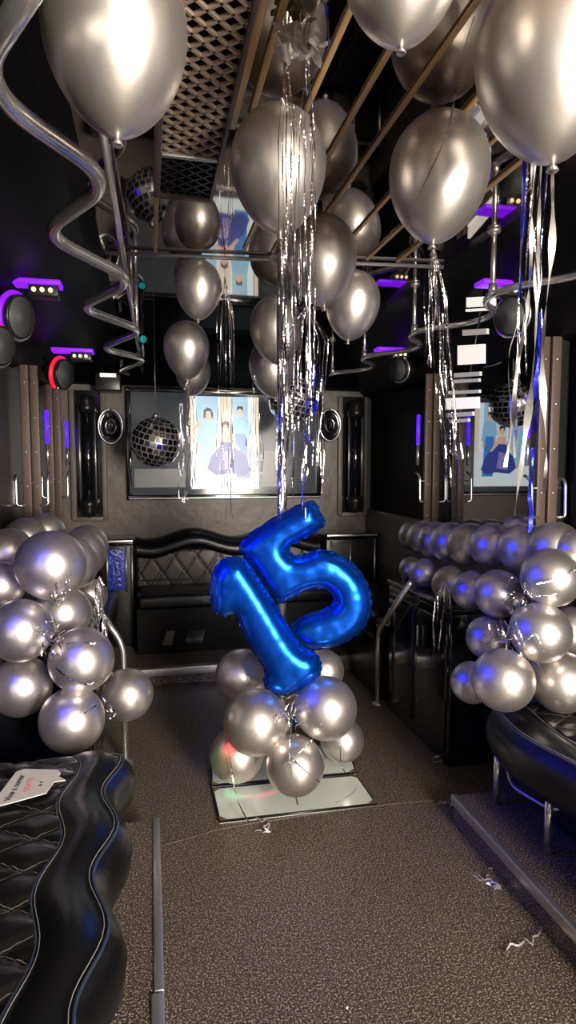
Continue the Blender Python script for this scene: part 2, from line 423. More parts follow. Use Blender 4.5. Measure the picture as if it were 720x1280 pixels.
# ------------------------------------------------------------------ speakers with coloured brackets
def speaker(px, py, Y, side, label, ring, bracket=True, sz=1.0):
    c = atY(px, py, Y)
    s_ = -side
    t = thing('speaker', c, label, 'speaker', 'round speakers under the coves')
    ax = V((s_ * 0.88, -0.42, -0.12)).normalized()
    m = basis(c, ax)
    r = 0.078 * sz
    MB().lathe([(0, -0.10), (r * 0.5, -0.10), (r * 0.86, -0.05), (r, 0.0), (r, 0.015), (r * 0.93, 0.02), (r * 0.93, 0.006), (0, 0.006)], 36, m).build('housing', M['black_plastic'], t)
    MB().lathe([(0, 0.018), (r * 0.25, 0.016), (r * 0.3, 0.010), (r * 0.90, 0.014), (r * 0.90, 0.008), (0, 0.007)], 36, m).build('cone', M['grey_cone'], t)
    rg = MB(); pts = [m @ V((r * 1.04 * math.cos(a), r * 1.04 * math.sin(a), -0.012)) for a in [R(d) for d in range(-20, 151, 6)]]
    rg.tube(pts, 0.010 * sz, 8).build('light_ring', M[ring], t)
    MB().tube([m @ V((r * 1.04 * math.cos(R(a)), r * 1.04 * math.sin(R(a)), 0.004)) for a in range(150, 335, 6)], 0.006, 8).build('trim_ring', M['chrome'], t)
    if bracket:
        p = c + V((s_ * 0.055, -0.02, r + 0.03))
        b = MB().box((p.x - 0.10, p.y - 0.03, p.z), (p.x + 0.10, p.y + 0.05, p.z + 0.018), 0.004).build('bracket', M['purple'], t)
        MB().box((p.x + s_ * 0.0 - 0.01, p.y - 0.025, p.z - 0.04), (p.x + 0.092, p.y + 0.045, p.z), 0.005).build('lamp_box', M['black_plastic'], t)
        for i in range(3):
            MB().lathe([(0, 0), (0.008, 0), (0.008, 0.006), (0.004, 0.010), (0, 0.010)], 10, basis((p.x + 0.01 + 0.028 * i, p.y - 0.0255, p.z - 0.02), (0, -1, 0))).build('bulb', M['warm_bulb'], t)
    # arm to the cove
    MB().tube([c + V((0, 0.06, 0)), c + V((side * 0.10, 0.10, 0.10))], 0.012, 8).build('arm', M['black_plastic'], t)
speaker(22, 396, 2.42, -1, 'larger round speaker under a purple lit bracket on the left cove', 'purple')
speaker(78, 468, 3.35, -1, 'smaller round speaker by the left pillar with red and purple glow', 'red')
speaker(-2, 432, 2.28, -1, 'round speaker with red glow cut off by the left edge', 'red', False, 0.85)
speaker(640, 395, 2.28, 1, 'round speaker with purple glow hanging below the right wavy rail', 'purple')
speaker(500, 462, 3.45, 1, 'round speaker with pink purple rim behind tinsel on the right', 'purple', True, 0.9)
# flat teal lamps in the dark left of the reflected screen
for i, (x, y, lab) in enumerate(((179, 424, 'small teal spot lamp under the ceiling beside the zigzag rail'),)):
    c = atY(x, y, 3.65)
    t = thing('spot_lamp', c, lab, 'lamp')
    m = basis(c, (0.3, -1, -0.2))
    MB().lathe([(0, -0.05), (0.018, -0.05), (0.026, 0), (0.022, 0), (0.0, -0.004)], 16, m).build('housing', M['black_plastic'], t)
    MB().lathe([(0, 0.006), (0.014, 0.003), (0.02, 0), (0, -0.002)], 16, m).build('lens', M['teal'], t)
    MB().tube([c + V((0, 0.02, 0)), (c.x, c.y + 0.02, ZC)], 0.006, 8).build('stem', M['black_plastic'], t)

# ------------------------------------------------------------------ back wall: screen, lamps, ports
tv = thing('television', (0.56, YB, 1.09), 'wide dark television on the back wall showing a family portrait', 'television')
TX0, TX1, TZ0, TZ1 = -0.16, 1.27, 1.09, 1.89
fr = MB(); yf = YB - 0.05
for a, b in (((TX0, yf, TZ0), (TX1, YB, TZ0 + 0.035)), ((TX0, yf, TZ1 - 0.035), (TX1, YB, TZ1)), ((TX0, yf, TZ0 + 0.035), (TX0 + 0.035, YB, TZ1 - 0.035)), ((TX1 - 0.035, yf, TZ0 + 0.035), (TX1, YB, TZ1 - 0.035))):
    fr.box(a, b, 0.006)
fr.build('frame', M['gloss_black'], tv)
MB().box((TX0 + 0.012, yf - 0.004, TZ0 + 0.006), (TX1 - 0.012, yf, TZ0 + 0.014), 0.001).build('metal_edge', M['steel'], tv)
ys = YB - 0.03
MB().box((TX0 + 0.03, ys, TZ0 + 0.03), (TX1 - 0.03, ys + 0.01, TZ1 - 0.03)).build('screen', M['tv_glass'], tv)
PX0, PX1, PZ0, PZ1 = 0.29, 0.79, 1.165, 1.835
def pic(name, poly, m, layer):
    pts = [(PX0 + (PX1 - PX0) * u, ys - 0.0006 * layer, PZ0 + (PZ1 - PZ0) * v) for u, v in poly]
    n = len(pts); mb = MB(); mb.add(pts, [tuple(range(n))], False); return mb
def rect(u0, v0, u1, v1): return [(u0, v0), (u1, v0), (u1, v1), (u0, v1)]
def blob(u, v, ru, rv, n=18): return [(u + ru * math.cos(2 * math.pi * i / n), v + rv * math.sin(2 * math.pi * i / n)) for i in range(n)]
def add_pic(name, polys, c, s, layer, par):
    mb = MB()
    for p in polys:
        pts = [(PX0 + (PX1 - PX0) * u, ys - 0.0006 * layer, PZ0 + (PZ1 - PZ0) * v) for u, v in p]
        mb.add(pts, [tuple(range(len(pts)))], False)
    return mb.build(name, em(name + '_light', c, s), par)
bgp = add_pic('picture', [rect(0, 0, 1, 1)], (0.80, 0.92, 0.95), 1.15, 1, tv)
bgp['label'] = 'bright portrait picture'
add_pic('cream_curtain', [rect(0.0, 0.45, 0.07, 1), rect(0.43, 0.42, 0.60, 1), rect(0.92, 0.1, 1.0, 1)], (0.93, 0.80, 0.62), 0.95, 2, bgp)
add_pic('blue_curtain', [rect(0.09, 0.5, 0.40, 1), rect(0.62, 0.45, 0.84, 1)], (0.42, 0.68, 0.85), 0.95, 2, bgp)
add_pic('pale_floor', [rect(0.0, 0.0, 1.0, 0.42)], (0.86, 0.95, 0.93), 1.0, 2, bgp)
skin = (0.85, 0.55, 0.42); lb = (0.38, 0.68, 0.88)
add_pic('woman_face', [blob(0.26, 0.80, 0.055, 0.055)], skin, 0.95, 4, bgp)
add_pic('woman_arm', [[(0.10, 0.72), (0.20, 0.76), (0.30, 0.76), (0.30, 0.70), (0.14, 0.68), (0.05, 0.63), (0.11, 0.55), (0.08, 0.54), (0.02, 0.64)]], skin, 0.95, 4, bgp)
add_pic('woman_foot', [rect(0.19, 0.22, 0.27, 0.30)], skin, 0.95, 4, bgp)
add_pic('woman_hair', [[(0.19, 0.76), (0.19, 0.85), (0.24, 0.88), (0.30, 0.87), (0.33, 0.82), (0.33, 0.75), (0.30, 0.78), (0.29, 0.84), (0.23, 0.84), (0.22, 0.77)]], (0.03, 0.02, 0.03), 0.6, 5, bgp)
add_pic('woman_clothes', [[(0.15, 0.75), (0.35, 0.74), (0.36, 0.55), (0.33, 0.40), (0.29, 0.28), (0.20, 0.27), (0.15, 0.40), (0.13, 0.55)]], lb, 0.95, 5, bgp)
add_pic('man_face', [blob(0.72, 0.83, 0.048, 0.055)], skin, 0.95, 4, bgp)
add_pic('man_hand', [rect(0.80, 0.47, 0.86, 0.55)], skin, 0.95, 4, bgp)
add_pic('man_hand', [rect(0.61, 0.50, 0.65, 0.58)], skin, 0.95, 4, bgp)
add_pic('man_hair', [[(0.67, 0.85), (0.68, 0.90), (0.76, 0.90), (0.77, 0.85), (0.72, 0.875)]], (0.02, 0.02, 0.03), 0.6, 5, bgp)
add_pic('man_shirt', [[(0.62, 0.76), (0.70, 0.78), (0.75, 0.78), (0.85, 0.75), (0.88, 0.55), (0.82, 0.54), (0.80, 0.60), (0.65, 0.60), (0.60, 0.62)]], (0.30, 0.62, 0.86), 0.95, 5, bgp)
add_pic('man_trousers', [[(0.65, 0.61), (0.82, 0.61), (0.84, 0.30), (0.86, 0.12), (0.66, 0.12), (0.66, 0.4)]], (0.05, 0.25, 0.70), 0.9, 4, bgp)
add_pic('girl_gown', [[(0.42, 0.55), (0.60, 0.55), (0.62, 0.48), (0.80, 0.36), (0.88, 0.20), (0.78, 0.14), (0.62, 0.17), (0.36, 0.15), (0.24, 0.22), (0.30, 0.36), (0.42, 0.46)]], (0.04, 0.07, 0.38), 0.85, 6, bgp)
add_pic('girl_sheen', [[(0.46, 0.40), (0.56, 0.42), (0.60, 0.22), (0.40, 0.2)]], (0.35, 0.30, 0.70), 0.8, 7, bgp)
add_pic('girl_skin', [blob(0.51, 0.67, 0.045, 0.05), [(0.43, 0.55), (0.45, 0.60), (0.58, 0.60), (0.60, 0.55), (0.72, 0.43), (0.70, 0.41), (0.57, 0.51), (0.45, 0.51), (0.30, 0.42), (0.28, 0.44)]], skin, 0.95, 7, bgp)
add_pic('girl_hair', [[(0.46, 0.66), (0.46, 0.72), (0.51, 0.74), (0.56, 0.72), (0.56, 0.66), (0.53, 0.70), (0.49, 0.70)]], (0.03, 0.02, 0.03), 0.6, 8, bgp)
add_pic('side_reflection', [rect(-0.80, 0.02, -0.08, 0.22)], (0.45, 0.42, 0.40), 0.22, 2, bgp)  # grey reflections on the screen glass, painted as glowing patches
add_pic('side_reflection', [rect(1.05, 0.02, 1.38, 0.42)], (0.45, 0.40, 0.36), 0.35, 2, bgp)

def tube_light(x, label):
    t = thing('wall_light', (x, YB, 0.95), label, 'wall light', 'tubular wall lights beside the television')
    f_ = MB()
    for dx in (-0.105, 0.105):
        f_.box((x + dx - 0.018, YB - 0.03, 0.95), (x + dx + 0.018, YB, 1.86), 0.006)
    f_.box((x - 0.105, YB - 0.025, 0.94), (x + 0.105, YB, 0.975), 0.006)
    f_.build('frame', M['brown_wall'], t)
    MB().box((x - 0.087, YB - 0.008, 0.97), (x + 0.087, YB, 1.86)).build('backing', M['gloss_black'], t)
    MB().lathe([(0, 0), (0.048, 0), (0.048, 0.60), (0, 0.60)], 24, Matrix.Translation((x, YB - 0.06, 1.10))).build('tube', M['gloss_black'], t)
    for dx in (-0.052, 0.052):
        MB().tube([(x + dx, YB - 0.07, 1.09), (x + dx, YB - 0.07, 1.72)], 0.006, 8).build('rod', M['steel'], t)
    for z, s_ in ((1.10, -1), (1.70, 1)):
        MB().lathe([(0, 0.0), (0.06, 0.0), (0.062, s_ * 0.04), (0.045, s_ * 0.08), (0.052, s_ * 0.11), (0, s_ * 0.13)], 24, Matrix.Translation((x, YB - 0.066, z))).build('end_cap', M['black_plastic'], t)
tube_light(-0.42, 'black tubular wall light left of the television')
tube_light(1.53, 'black tubular wall light right of the television')
def port(x, z, label):
    t = thing('wall_speaker', (x, YB, z), label, 'wall speaker', 'oval chrome wall speakers')
    m = basis((x, YB - 0.03, z), (0, -1, 0)) @ Matrix.Diagonal((1.25, 0.85, 1, 1))
    MB().lathe([(0, -0.028), (0.098, -0.028), (0.10, 0.012), (0.088, 0.02), (0.07, 0.005), (0, 0.012)], 36, m).build('housing', M['gloss_black'], t)
    MB().tube([m @ V((0.095 * math.cos(R(a)), 0.095 * math.sin(R(a)), 0.018)) for a in range(0, 361, 10)], 0.008, 8).build('chrome_ring', M['chrome'], t)
    MB().lathe([(0.02, 0.014), (0.045, 0.03), (0.05, 0.026), (0.03, 0.01)], 24, m).build('inner_ring', M['gloss_black'], t)
port(-0.265, 1.61, 'oval chrome rimmed wall speaker left of the disco ball')
port(1.335, 1.64, 'oval chrome rimmed wall speaker right of the television')
lt = thing('cabin_lamp', atY(142, 480, 4.4), 'small black box lamp with pale strip left above the television', 'lamp')
c = lt.location
MB().box((c.x - 0.12, 4.36, c.z - 0.05), (c.x + 0.05, 4.5, c.z + 0.07), 0.01).build('housing', M['black_plastic'], lt)
MB().box((c.x - 0.085, 4.35, c.z + 0.04), (c.x + 0.02, 4.362, c.z + 0.065), 0.003).build('light_strip', M['cold_light'], lt)

# disco balls
M['grout'] = mat('pale_grout', (0.62, 0.60, 0.62), 0.35, 0.7)
def disco(px, py, Y, rad, label):
    c = atY(px, py, Y)
    t = thing('disco_ball', c, label, 'disco ball', 'disco balls')
    MB().lathe([(rad * 0.99 * math.sin(R(a)), rad * 0.99 * math.cos(R(a))) if 0 < a < 180 else (0, rad * 0.99 * (1 if a == 0 else -1)) for a in range(0, 181, 9)], 32, Matrix.Translation(c)).build('core', M['grout'], t)
    tl = MB(); rows = 13; rot = Euler((0.25, 0.15, 0.4)).to_matrix()
    for i in range(rows):
        a0 = math.pi * (i + 0.09) / rows; a1 = math.pi * (i + 0.91) / rows; am = (a0 + a1) / 2
        n = max(4, int(round(2 * rows * math.sin(am))))
        for k in range(n):
            b0 = 2 * math.pi * (k + 0.09) / n; b1 = 2 * math.pi * (k + 0.91) / n
            q = [V((math.sin(a) * math.cos(b), math.sin(a) * math.sin(b), math.cos(a))) for a, b in ((a0, b0), (a0, b1), (a1, b1), (a1, b0))]
            nn = (q[0] + q[1] + q[2] + q[3]).normalized()
            jit = V((random.gauss(0, 0.03), random.gauss(0, 0.03), random.gauss(0, 0.03)))
            tilt = nn + jit
            vs = []
            for p in q:
                d = p - nn; d = d - tilt * (d.dot(tilt) / tilt.length_squared)
                vs.append(c + rot @ ((nn * 1.0 + d) * rad))
            tl.add(vs, [(0, 1, 2, 3)], False)
    tl.build('mirror_tiles', M['mirror_tile'], t)
    top = min(2.14, ZC)
    MB().tube([c + V((0, 0, rad)), (c.x, c.y, ZC - 0.001)], 0.0025, 6).build('cord', M['steel'], t)
    MB().lathe([(0, 0.03), (0.016, 0.03), (0.02, 0), (0, 0)], 14, Matrix.Translation(c + V((0, 0, rad * 0.98)))).build('cap', M['steel'], t)
disco(195, 553, 3.85, 0.150, 'mirrored disco ball hanging at the left of the television')
disco(366, 500, 3.85, 0.155, 'mirrored disco ball hanging behind the tinsel at the right of the television')

# ------------------------------------------------------------------ rear lounge
bench = thing('rear_bench', (0.55, 4.2, 0.1), 'black leather bench across the back with diamond quilted scalloped backrest', 'bench')
bx0, bx1 = -0.10, 1.22
def scal(u):                      # scalloped top edge
    return 0.83 + 0.035 * math.cos(2 * math.pi * (u - 0.30) / 0.62)
rows = []
for i in range(67):
    x = bx0 + (bx1 - bx0) * i / 66; zt = scal(x)
    pr = [(4.552, zt), (4.50, zt + 0.02), (4.43, zt + 0.012), (4.375, zt - 0.03), (4.365, zt - 0.075), (4.39, zt - 0.11), (4.42, zt - 0.12), (4.45, zt - 0.12)]
    rows.append([V((x, y, z)) for y, z in pr])
MB().grid(rows).build('top_roll', M['leather'], bench)
MB().box((bx0, 4.40, 0.44), (bx1, 4.555, 0.74), 0.02).build('backrest', M['back_quilt'], bench)
MB().tube([(bx0 + 0.02, 4.396, 0.53), (bx1 - 0.02, 4.396, 0.53)], 0.006, 8).build('piping', M['steel'], bench)
MB().box((bx0, 4.02, 0.40), (bx1, 4.40, 0.50), 0.03).build('seat', M['leather'], bench)
MB().box((bx0, 4.06, 0.10), (bx1, 4.50, 0.40)).build('base', M['black_wall'], bench)  # shade over the low rear is put into this dull black
for x0, x1, m_ in ((0.06, 0.12, 'bronze_post'), (0.20, 0.32, 'gloss_black'), (0.62, 0.78, 'gloss_black')):
    MB().prism([(x0, 4.06, 0.16), (x1, 4.06, 0.16), (x1 + 0.02, 4.06, 0.25), (x0 + 0.03, 4.06, 0.25)], (0, -0.012, 0)).build('front_panel', M[m_], bench)
def console(x0, x1, label, glass):
    t = thing('drink_console', ((x0 + x1) / 2, 4.4, 0.1), label, 'console', 'drink consoles at the back corners')
    MB().box((x0, 4.28, 0.10), (x1, 4.56, 0.80), 0.008).build('body', M['leather'], t)
    MB().box((x0 - 0.01, 4.25, 0.80), (x1 + 0.01, 4.56, 0.84), 0.012).build('top', M['gloss_black'], t)
    MB().box((x0, 4.245, 0.822), (x1, 4.252, 0.836), 0.002).build('top_edge', M['steel'], t)
    xs = [x0 + (x1 - x0) * k for k in ((0.22, 0.78) if x1 - x0 < 0.25 else (0.10, 0.48))]
    MB().box((xs[0], 4.272, 0.50), (xs[1], 4.281, 0.77), 0.002).build('window', M[glass], t)
    for x in xs:
        MB().tube([(x, 4.27, 0.48), (x, 4.27, 0.79)], 0.007, 8).build('edge_strip', M['steel'], t)
    MB().tube([(x1 - 0.01, 4.268, 0.35), (x1 - 0.01, 4.268, 0.82)], 0.009, 8).build('corner_strip', M['steel'], t)
console(-0.34, -0.12, 'black drink console with blue lit window left of the rear bench', 'blue_glass')
console(1.24, 1.62, 'black drink console with metal edges right of the rear bench', 'grey_cone')
def side_bench(x0, x1, y0, y1, label):
    t = thing('side_bench', ((x0 + x1) / 2, y0, 0), label, 'bench', 'side benches of the rear lounge')
    MB().box((x0, y0, 0.34), (x1, y1, 0.50), 0.04).build('seat', M['leather'], t)
    MB().box((x0 + 0.03, y0 + 0.02, 0.0), (x1 - 0.03, min(y1, 3.72), 0.36), 0.004).build('base', M['leather'], t)
    MB().tube([(x0 + 0.01, y0 + 0.0, 0.44), (x1 - 0.01, y0 + 0.0, 0.44)], 0.005, 6).build('piping', M['steel'], t)
side_bench(1.22, 1.64, 3.22, 4.24, 'dark leather side bench behind the right chrome handrail')
side_bench(-0.64, -0.22, 3.22, 4.24, 'dark leather side bench behind the left garland')

# cabinets that carry the garlands
def cabinet(x0, x1, y0, y1, zt, label, face):
    t = thing('bar_cabinet', ((x0 + x1) / 2, (y0 + y1) / 2, 0), label, 'cabinet', 'bar cabinets under the garlands')
    MB().box((x0, y0, 0.0), (x1, y1, zt - 0.03), 0.004).build('body', M['gloss_black'], t)
    MB().box((x0 - 0.01, y0 - 0.01, zt - 0.03), (x1, y1 + 0.01, zt), 0.008).build('worktop', M['gloss_black'], t)
    xf = x0 if face < 0 else x1
    for k in (0, 1):
        ya = y0 + 0.03 + k * (y1 - y0) / 2; yb = ya + (y1 - y0) / 2 - 0.06
        d = MB().box((xf - 0.008, ya, 0.06), (xf + 0.008, yb, zt - 0.07), 0.003).build('door', M['gloss_black'], t)
        MB().tube([(xf + face * 0.02, yb - 0.03, zt - 0.25), (xf + face * 0.02, yb - 0.03, zt - 0.15)], 0.005, 8).build('handle', M['steel'], d)
cabinet(1.27, 1.64, 2.42, 3.14, 0.72, 'gloss black cabinet under the right silver garland', -1)
cabinet(-0.66, -0.24, 2.42, 3.14, 0.72, 'gloss black cabinet under the left silver garland', 1)

# bent handrails
def handrail(pts, label):
    t = thing('handrail', pts[-1], label, 'handrail', 'bent chrome handrails')
    MB().tube(round_path(pts, 0.06, 6), 0.014, 12).build('tube', M['chrome'], t)
    MB().lathe([(0, 0), (0.032, 0), (0.032, 0.006), (0.016, 0.014), (0, 0.014)], 20, Matrix.Translation(pts[-1])).build('foot_plate', M['steel'], t)
base = atZ(472, 880, 0.0)
hr = [atX(513, 728, 1.21), atD(473, 803, 3.22), base]; hr[1].x = base.x; hr[1].y = base.y
handrail(hr, 'bent chrome handrail standing on the floor below the right garland')
base = V((-0.13, 2.78, 0.0))
handrail([atD(122, 762, 2.72), V((base.x, base.y, 0.55)), base], 'bent chrome handrail behind the left garland')

# ------------------------------------------------------------------ near seats with wavy fronts
def seat(side, xwall, x0, y0, y1, wl, ph, label, zt=0.46):
    t = thing('quilted_seat', ((xwall + x0) / 2, (y0 + y1) / 2, 0.10), label, 'seat', 'quilted black leather seats')
    s_ = -side                                        # from wall to aisle
    n = 120
    def fx(y): return x0 + s_ * 0.022 * math.cos(2 * math.pi * (y - ph) / wl)
    rb, rc, ro, r_un, pp, pi_ = [], [], [], [], [], []
    for i in range(n + 1):
        y = y0 + (y1 - y0) * i / n
        e = min((y1 - y) / 0.10, 1.0); k = math.sqrt(max(0.0, 1 - (1 - e) ** 2))        # rounds the far end
        xo = fx(y) - s_ * 0.06 * (1 - k); xi = xo - s_ * (0.125 + 0.012 * math.sin(2 * math.pi * (y - ph) / wl + 0.7))
        wave = 0.006 * math.cos(2 * math.pi * (y - ph) / wl)
        z = zt - 0.05 * (1 - k)
        # cushion from wall to inner seam
        row = []
        for j in range(41):
            x = xwall + (xi - xwall) * j / 40
            u = (x - t.location.x) / 0.20; v_ = (y - t.location.y) / 0.12
            a = abs(((u + v_) % 1) - 0.5); b = abs(((u - v_) % 1) - 0.5)
            puff = (1 - (2 * a) ** 4) * (1 - (2 * b) ** 4)
            row.append(V((x, y, z + 0.012 * puff - 0.008)))
        rc.append(row)
        pr = []
        for j in range(13):
            q = j / 12; pr.append(V((xi + (xo - xi) * q, y, z + (0.018 + wave) * math.sin(math.pi * min(q * 1.15, 1)) - 0.006)))
        rb.append(pr)
        ro.append([V((xo, y, z - 0.006)), V((xo + s_ * 0.022, y, z - 0.03)), V((xo + s_ * 0.034, y, z - 0.07)), V((xo + s_ * 0.028, y, z - 0.12)),
                   V((xo + s_ * 0.005, y, z - 0.165)), V((xo - s_ * 0.04, y, z - 0.185)), V((xwall, y, z - 0.185))])
        pp.append(V((xo, y, z - 0.004))); pi_.append(V((xi, y, z - 0.005)))
    MB().grid(rc).build('cushion', M['quilt'], t)
    MB().grid(rb).build('front_bolster', M['leather'], t)
    fm = MB().grid(ro)
    fm.add([p for p in ([rc[-1][0]] + rc[-1][8::8] + rb[-1][3::3] + ro[-1][1:])], [tuple(range(1 + 5 + 4 + 6))], False)
    fm.build('front_face', M['leather'], t)
    MB().tube(pp[::2], 0.0036, 8).build('outer_piping', M['piping'], t)
    MB().tube(pi_[::2], 0.0035, 8).build('inner_piping', M['piping'], t)
    st = MB(); st.tube([p + V((-s_ * 0.008, 0, 0.0045)) for p in pp[::2]], 0.0009, 5); st.tube([p + V((s_ * 0.008, 0, 0.0045)) for p in pi_[::2]], 0.0009, 5)
    st.build('stitching', M['thread'], t)
    MB().box((min(xwall, x0 - s_ * 0.16), y0, 0.10), (max(xwall, x0 - s_ * 0.16), y1 - 0.12, zt - 0.17)).build('base', M['black_plastic'], t)
    xb = xwall - s_ * 0.0
    MB().box((min(xwall, xwall + s_ * 0.07), y0, zt - 0.05), (max(xwall, xwall + s_ * 0.07), y1 + 0.02, 0.97), 0.025).build('backrest', M['leather'], t)
    for yy in (y1 - 0.06, y1 - 0.36):
        xx = x0 - s_ * 0.035
        MB().tube([(xx, yy, 0.10), (xx, yy, zt - 0.15)], 0.013, 10).build('leg', M['chrome'], t)
    return t
LS = seat(-1, XL + 0.04, -0.115, 0.2, 1.97, 0.35, 1.52, 'long quilted black leather seat with the white card at lower left')
RS = seat(1, XR - 0.04, 1.19, 0.2, 2.02, 0.62, 1.75, 'quilted black leather seat at lower right under silver balloons', 0.47)
MB().tube(round_path([(1.24, 1.93, 0.285), (1.24, 1.9, 0.20), (1.30, 1.72, 0.19), (1.33, 1.66, 0.285)], 0.05), 0.006, 8).build('wire_loop', M['steel'], RS)

# the card on the left seat: local frame u (text direction) and w
cz = 0.476
cpts_px = [(0, 1008), (-6, 1000), (20, 966), (30, 962), (72, 963), (76, 967), (73, 971), (82, 976), (68, 978), (62, 986), (58, 992), (30, 1000)]
poly = [atZ(x, y, cz) for x, y in cpts_px]
ce = sum(poly, V((0, 0, 0))) / len(poly)
card = MB().prism(poly, (0, 0, 0.0025)).build('party_card', M['card'], None, ce)
tag(card, 'white speech bubble card with black and pink writing on the left seat', 'card')
def text_on(name, s_, size, p0, p1, m, par, up):
    cu = bpy.data.curves.new(name, 'FONT'); cu.body = s_; cu.size = size; cu.align_x = 'CENTER'; cu.align_y = 'CENTER'; cu.extrude = 0.0003
    o = bpy.data.objects.new(name, cu); col.objects.link(o)
    bpy.context.view_layer.update()
    me = bpy.data.meshes.new_from_object(o); bpy.data.objects.remove(o); me.name = name
    wd = max(v.co.x for v in me.vertices) - min(v.co.x for v in me.vertices)
    d = V(p1) - V(p0); k = d.length / wd
    x = d.normalized(); z = V(up).normalized(); y = z.cross(x)
    mt = Matrix((x * k, y * k, z)).transposed().to_4x4(); mt.translation = (V(p0) + V(p1)) / 2
    for v in me.vertices: v.co = mt @ v.co - par.location
    me.materials.append(m)
    o = bpy.data.objects.new(name, me); col.objects.link(o); o.parent = par; return o
zt_ = cz + 0.0032
text_on('black_lettering', 'Vine a comer', 0.03, atZ(9, 1001, zt_), atZ(28, 969, zt_), M['ink'], card, (0, 0, 1))
text_on('pink_lettering', 'GRATIS', 0.03, atZ(33, 990, zt_), atZ(40, 973, zt_), M['pink_ink'], card, (0, 0, 1))
mk = MB()
for (x, y, rr) in ((50.5, 981.5, 0.0035), (52, 978, 0.003)):
    p = atZ(x, y, cz + 0.0028)
    mk.prism([p + V((rr * 1.5 * math.cos(2 * math.pi * i / 12), rr * math.sin(2 * math.pi * i / 12), 0)) for i in range(12)], (0, 0, 0.0005))
mk.build('small_mark', M['ink'], card)

# ------------------------------------------------------------------ dance pole and floor tiles
PB = V((0.545, 2.56, 0))
pole = thing('dance_pole', PB, 'polished chrome dance pole from the white floor tiles to the ceiling', 'pole')
MB().tube([PB + V((0, 0, 0.0)), PB + V((0, 0, ZC))], 0.019, 18).build('shaft', M['chrome'], pole)
MB().lathe([(0, 0), (0.075, 0), (0.075, 0.012), (0.03, 0.03), (0, 0.03)], 28, Matrix.Translation(PB)).build('base_plate', M['steel'], pole)
MB().lathe([(0, 0), (0.06, 0), (0.06, -0.01), (0.028, -0.03), (0, -0.03)], 28, Matrix.Translation(PB + V((0, 0, ZC)))).build('ceiling_plate', M['steel'], pole)
def floor_tile(px4, label):
    q = [atZ(x, y, 0.012) for x, y in px4]
    c = sum(q, V((0, 0, 0))) / 4; c.z = 0
    t = thing('light_tile', c, label, 'floor tile', 'white floor tiles under the pole')
    low = [V((p.x, p.y, 0.0005)) for p in q]
    MB().prism(low, (0, 0, 0.0115)).build('panel', M['tile_panel'], t)
    fr_ = MB()
    for a, b in zip(low, low[1:] + low[:1]):
        fr_.tube([a + V((0, 0, 0.008)), b + V((0, 0, 0.008))], 0.005, 6)
    fr_.build('edge_frame', M['black_plastic'], t)
    for i, a in enumerate(low):
        b1 = (low[(i + 1) % 4] - a).normalized(); b2 = (low[i - 1] - a).normalized()
        MB().prism([a + V((0, 0, 0.012)), a + b1 * 0.03 + V((0, 0, 0.012)), a + b2 * 0.03 + V((0, 0, 0.012))], (0, 0, 0.0015)).build('corner_guard', M['brass'], t)
floor_tile([(275, 1026), (470, 1004), (445, 969), (266, 986)], 'front white light tile on the floor under the balloon base')
floor_tile([(265, 981), (445, 965), (432, 928), (264, 943)], 'rear white light tile on the floor under the balloon base')

# ------------------------------------------------------------------ balloons
def prof_round():
    out = [(0, 1.0)]
    for a in range(8, 180, 8):
        t = R(a); z = math.cos(t); r = math.sin(t)
        if z < 0: r *= (1 - 0.06 * z * z); z *= 1.06
        out.append((r, z))
    out.append((0, -1.07)); return out
def prof_tear():
    out = [(0, 1.10)]
    for a in range(6, 91, 6):
        t = R(a); out.append((math.sin(t), 1.10 * math.cos(t)))
    for k in range(1, 16):
        u = k / 16; out.append(((1 - u ** 2) ** 0.64, -1.48 * u))
    out += [(0.035, -1.49), (0, -1.49)]; return out
def knot_mb(z):
    return MB().lathe([(0, z + 0.03), (0.045, z), (0.035, z - 0.05), (0.06, z - 0.075), (0.085, z - 0.12), (0.07, z - 0.135), (0.03, z - 0.10), (0, z - 0.09)], 14)
def proto(prof, kz):
    b = MB().lathe(prof, 40).build('balloon', M['balloon'], None, (0, 0, 0))
    knot_mb(kz).build('knot', M['knot'], b); return b
P_round = proto(prof_round(), -1.05); P_tear = proto(prof_tear(), -1.46)
used = set()
def balloon(pr, c, r, label, group, aim=None, spin=0.0, sc_=(1, 1, 1)):
    if id(pr) not in used: o = pr; used.add(id(pr))
    else:
        o = pr.copy(); col.objects.link(o)
        for ch in pr.children:
            k = ch.copy(); col.objects.link(k); k.parent = o
    o.location = c; o.scale = (r * sc_[0], r * sc_[1], r * sc_[2])
    if aim is not None:                                  # the knot points along aim
        o.rotation_euler = (V(aim)).to_track_quat('-Z', 'Y').to_euler()
    else: o.rotation_euler = (0, 0, spin)
    return tag(o, label, 'balloon', group)

CEIL = {}
def helium(key, px, py, rpx, d, label, tilt=(0, 0)):
    c = atD(px, py, d); r = rpx * d / F_PX
    if c.z + 1.1 * r > ZC - 0.018:
        c = atZ(px, py, ZC - 0.018 - 1.1 * r); d2 = (c - EYE).dot(FW); r = rpx * d2 / F_PX
        c = atZ(px, py, ZC - 0.018 - 1.1 * r)
    o = balloon(P_tear, c, r, label, 'silver balloons floating under the ceiling', (tilt[0], tilt[1], -1))
    CEIL[key] = c + V((tilt[0], tilt[1], -1)).normalized() * (1.46 * r)
    return o
helium('A', 144, 34, 90, 1.03, 'large silver balloon at top left above the zigzag rail')
helium('B', 348, 203, 60, 1.50, 'silver balloon behind the hanging tinsel left of center under the ceiling', (0.02, -0.02))
helium('C', 549, 213, 62, 1.50, 'silver balloon with long tinsel tail below it, right of center', (-0.10, -0.05))
helium('D', 402, 318, 44, 2.05, 'silver balloon just right of the tinsel, overlapping the one behind it', (0.04, -0.05))
helium('E', 441, 376, 34, 2.70, 'silver balloon lowest in the right ceiling group, partly behind another', (-0.12, 0.0))
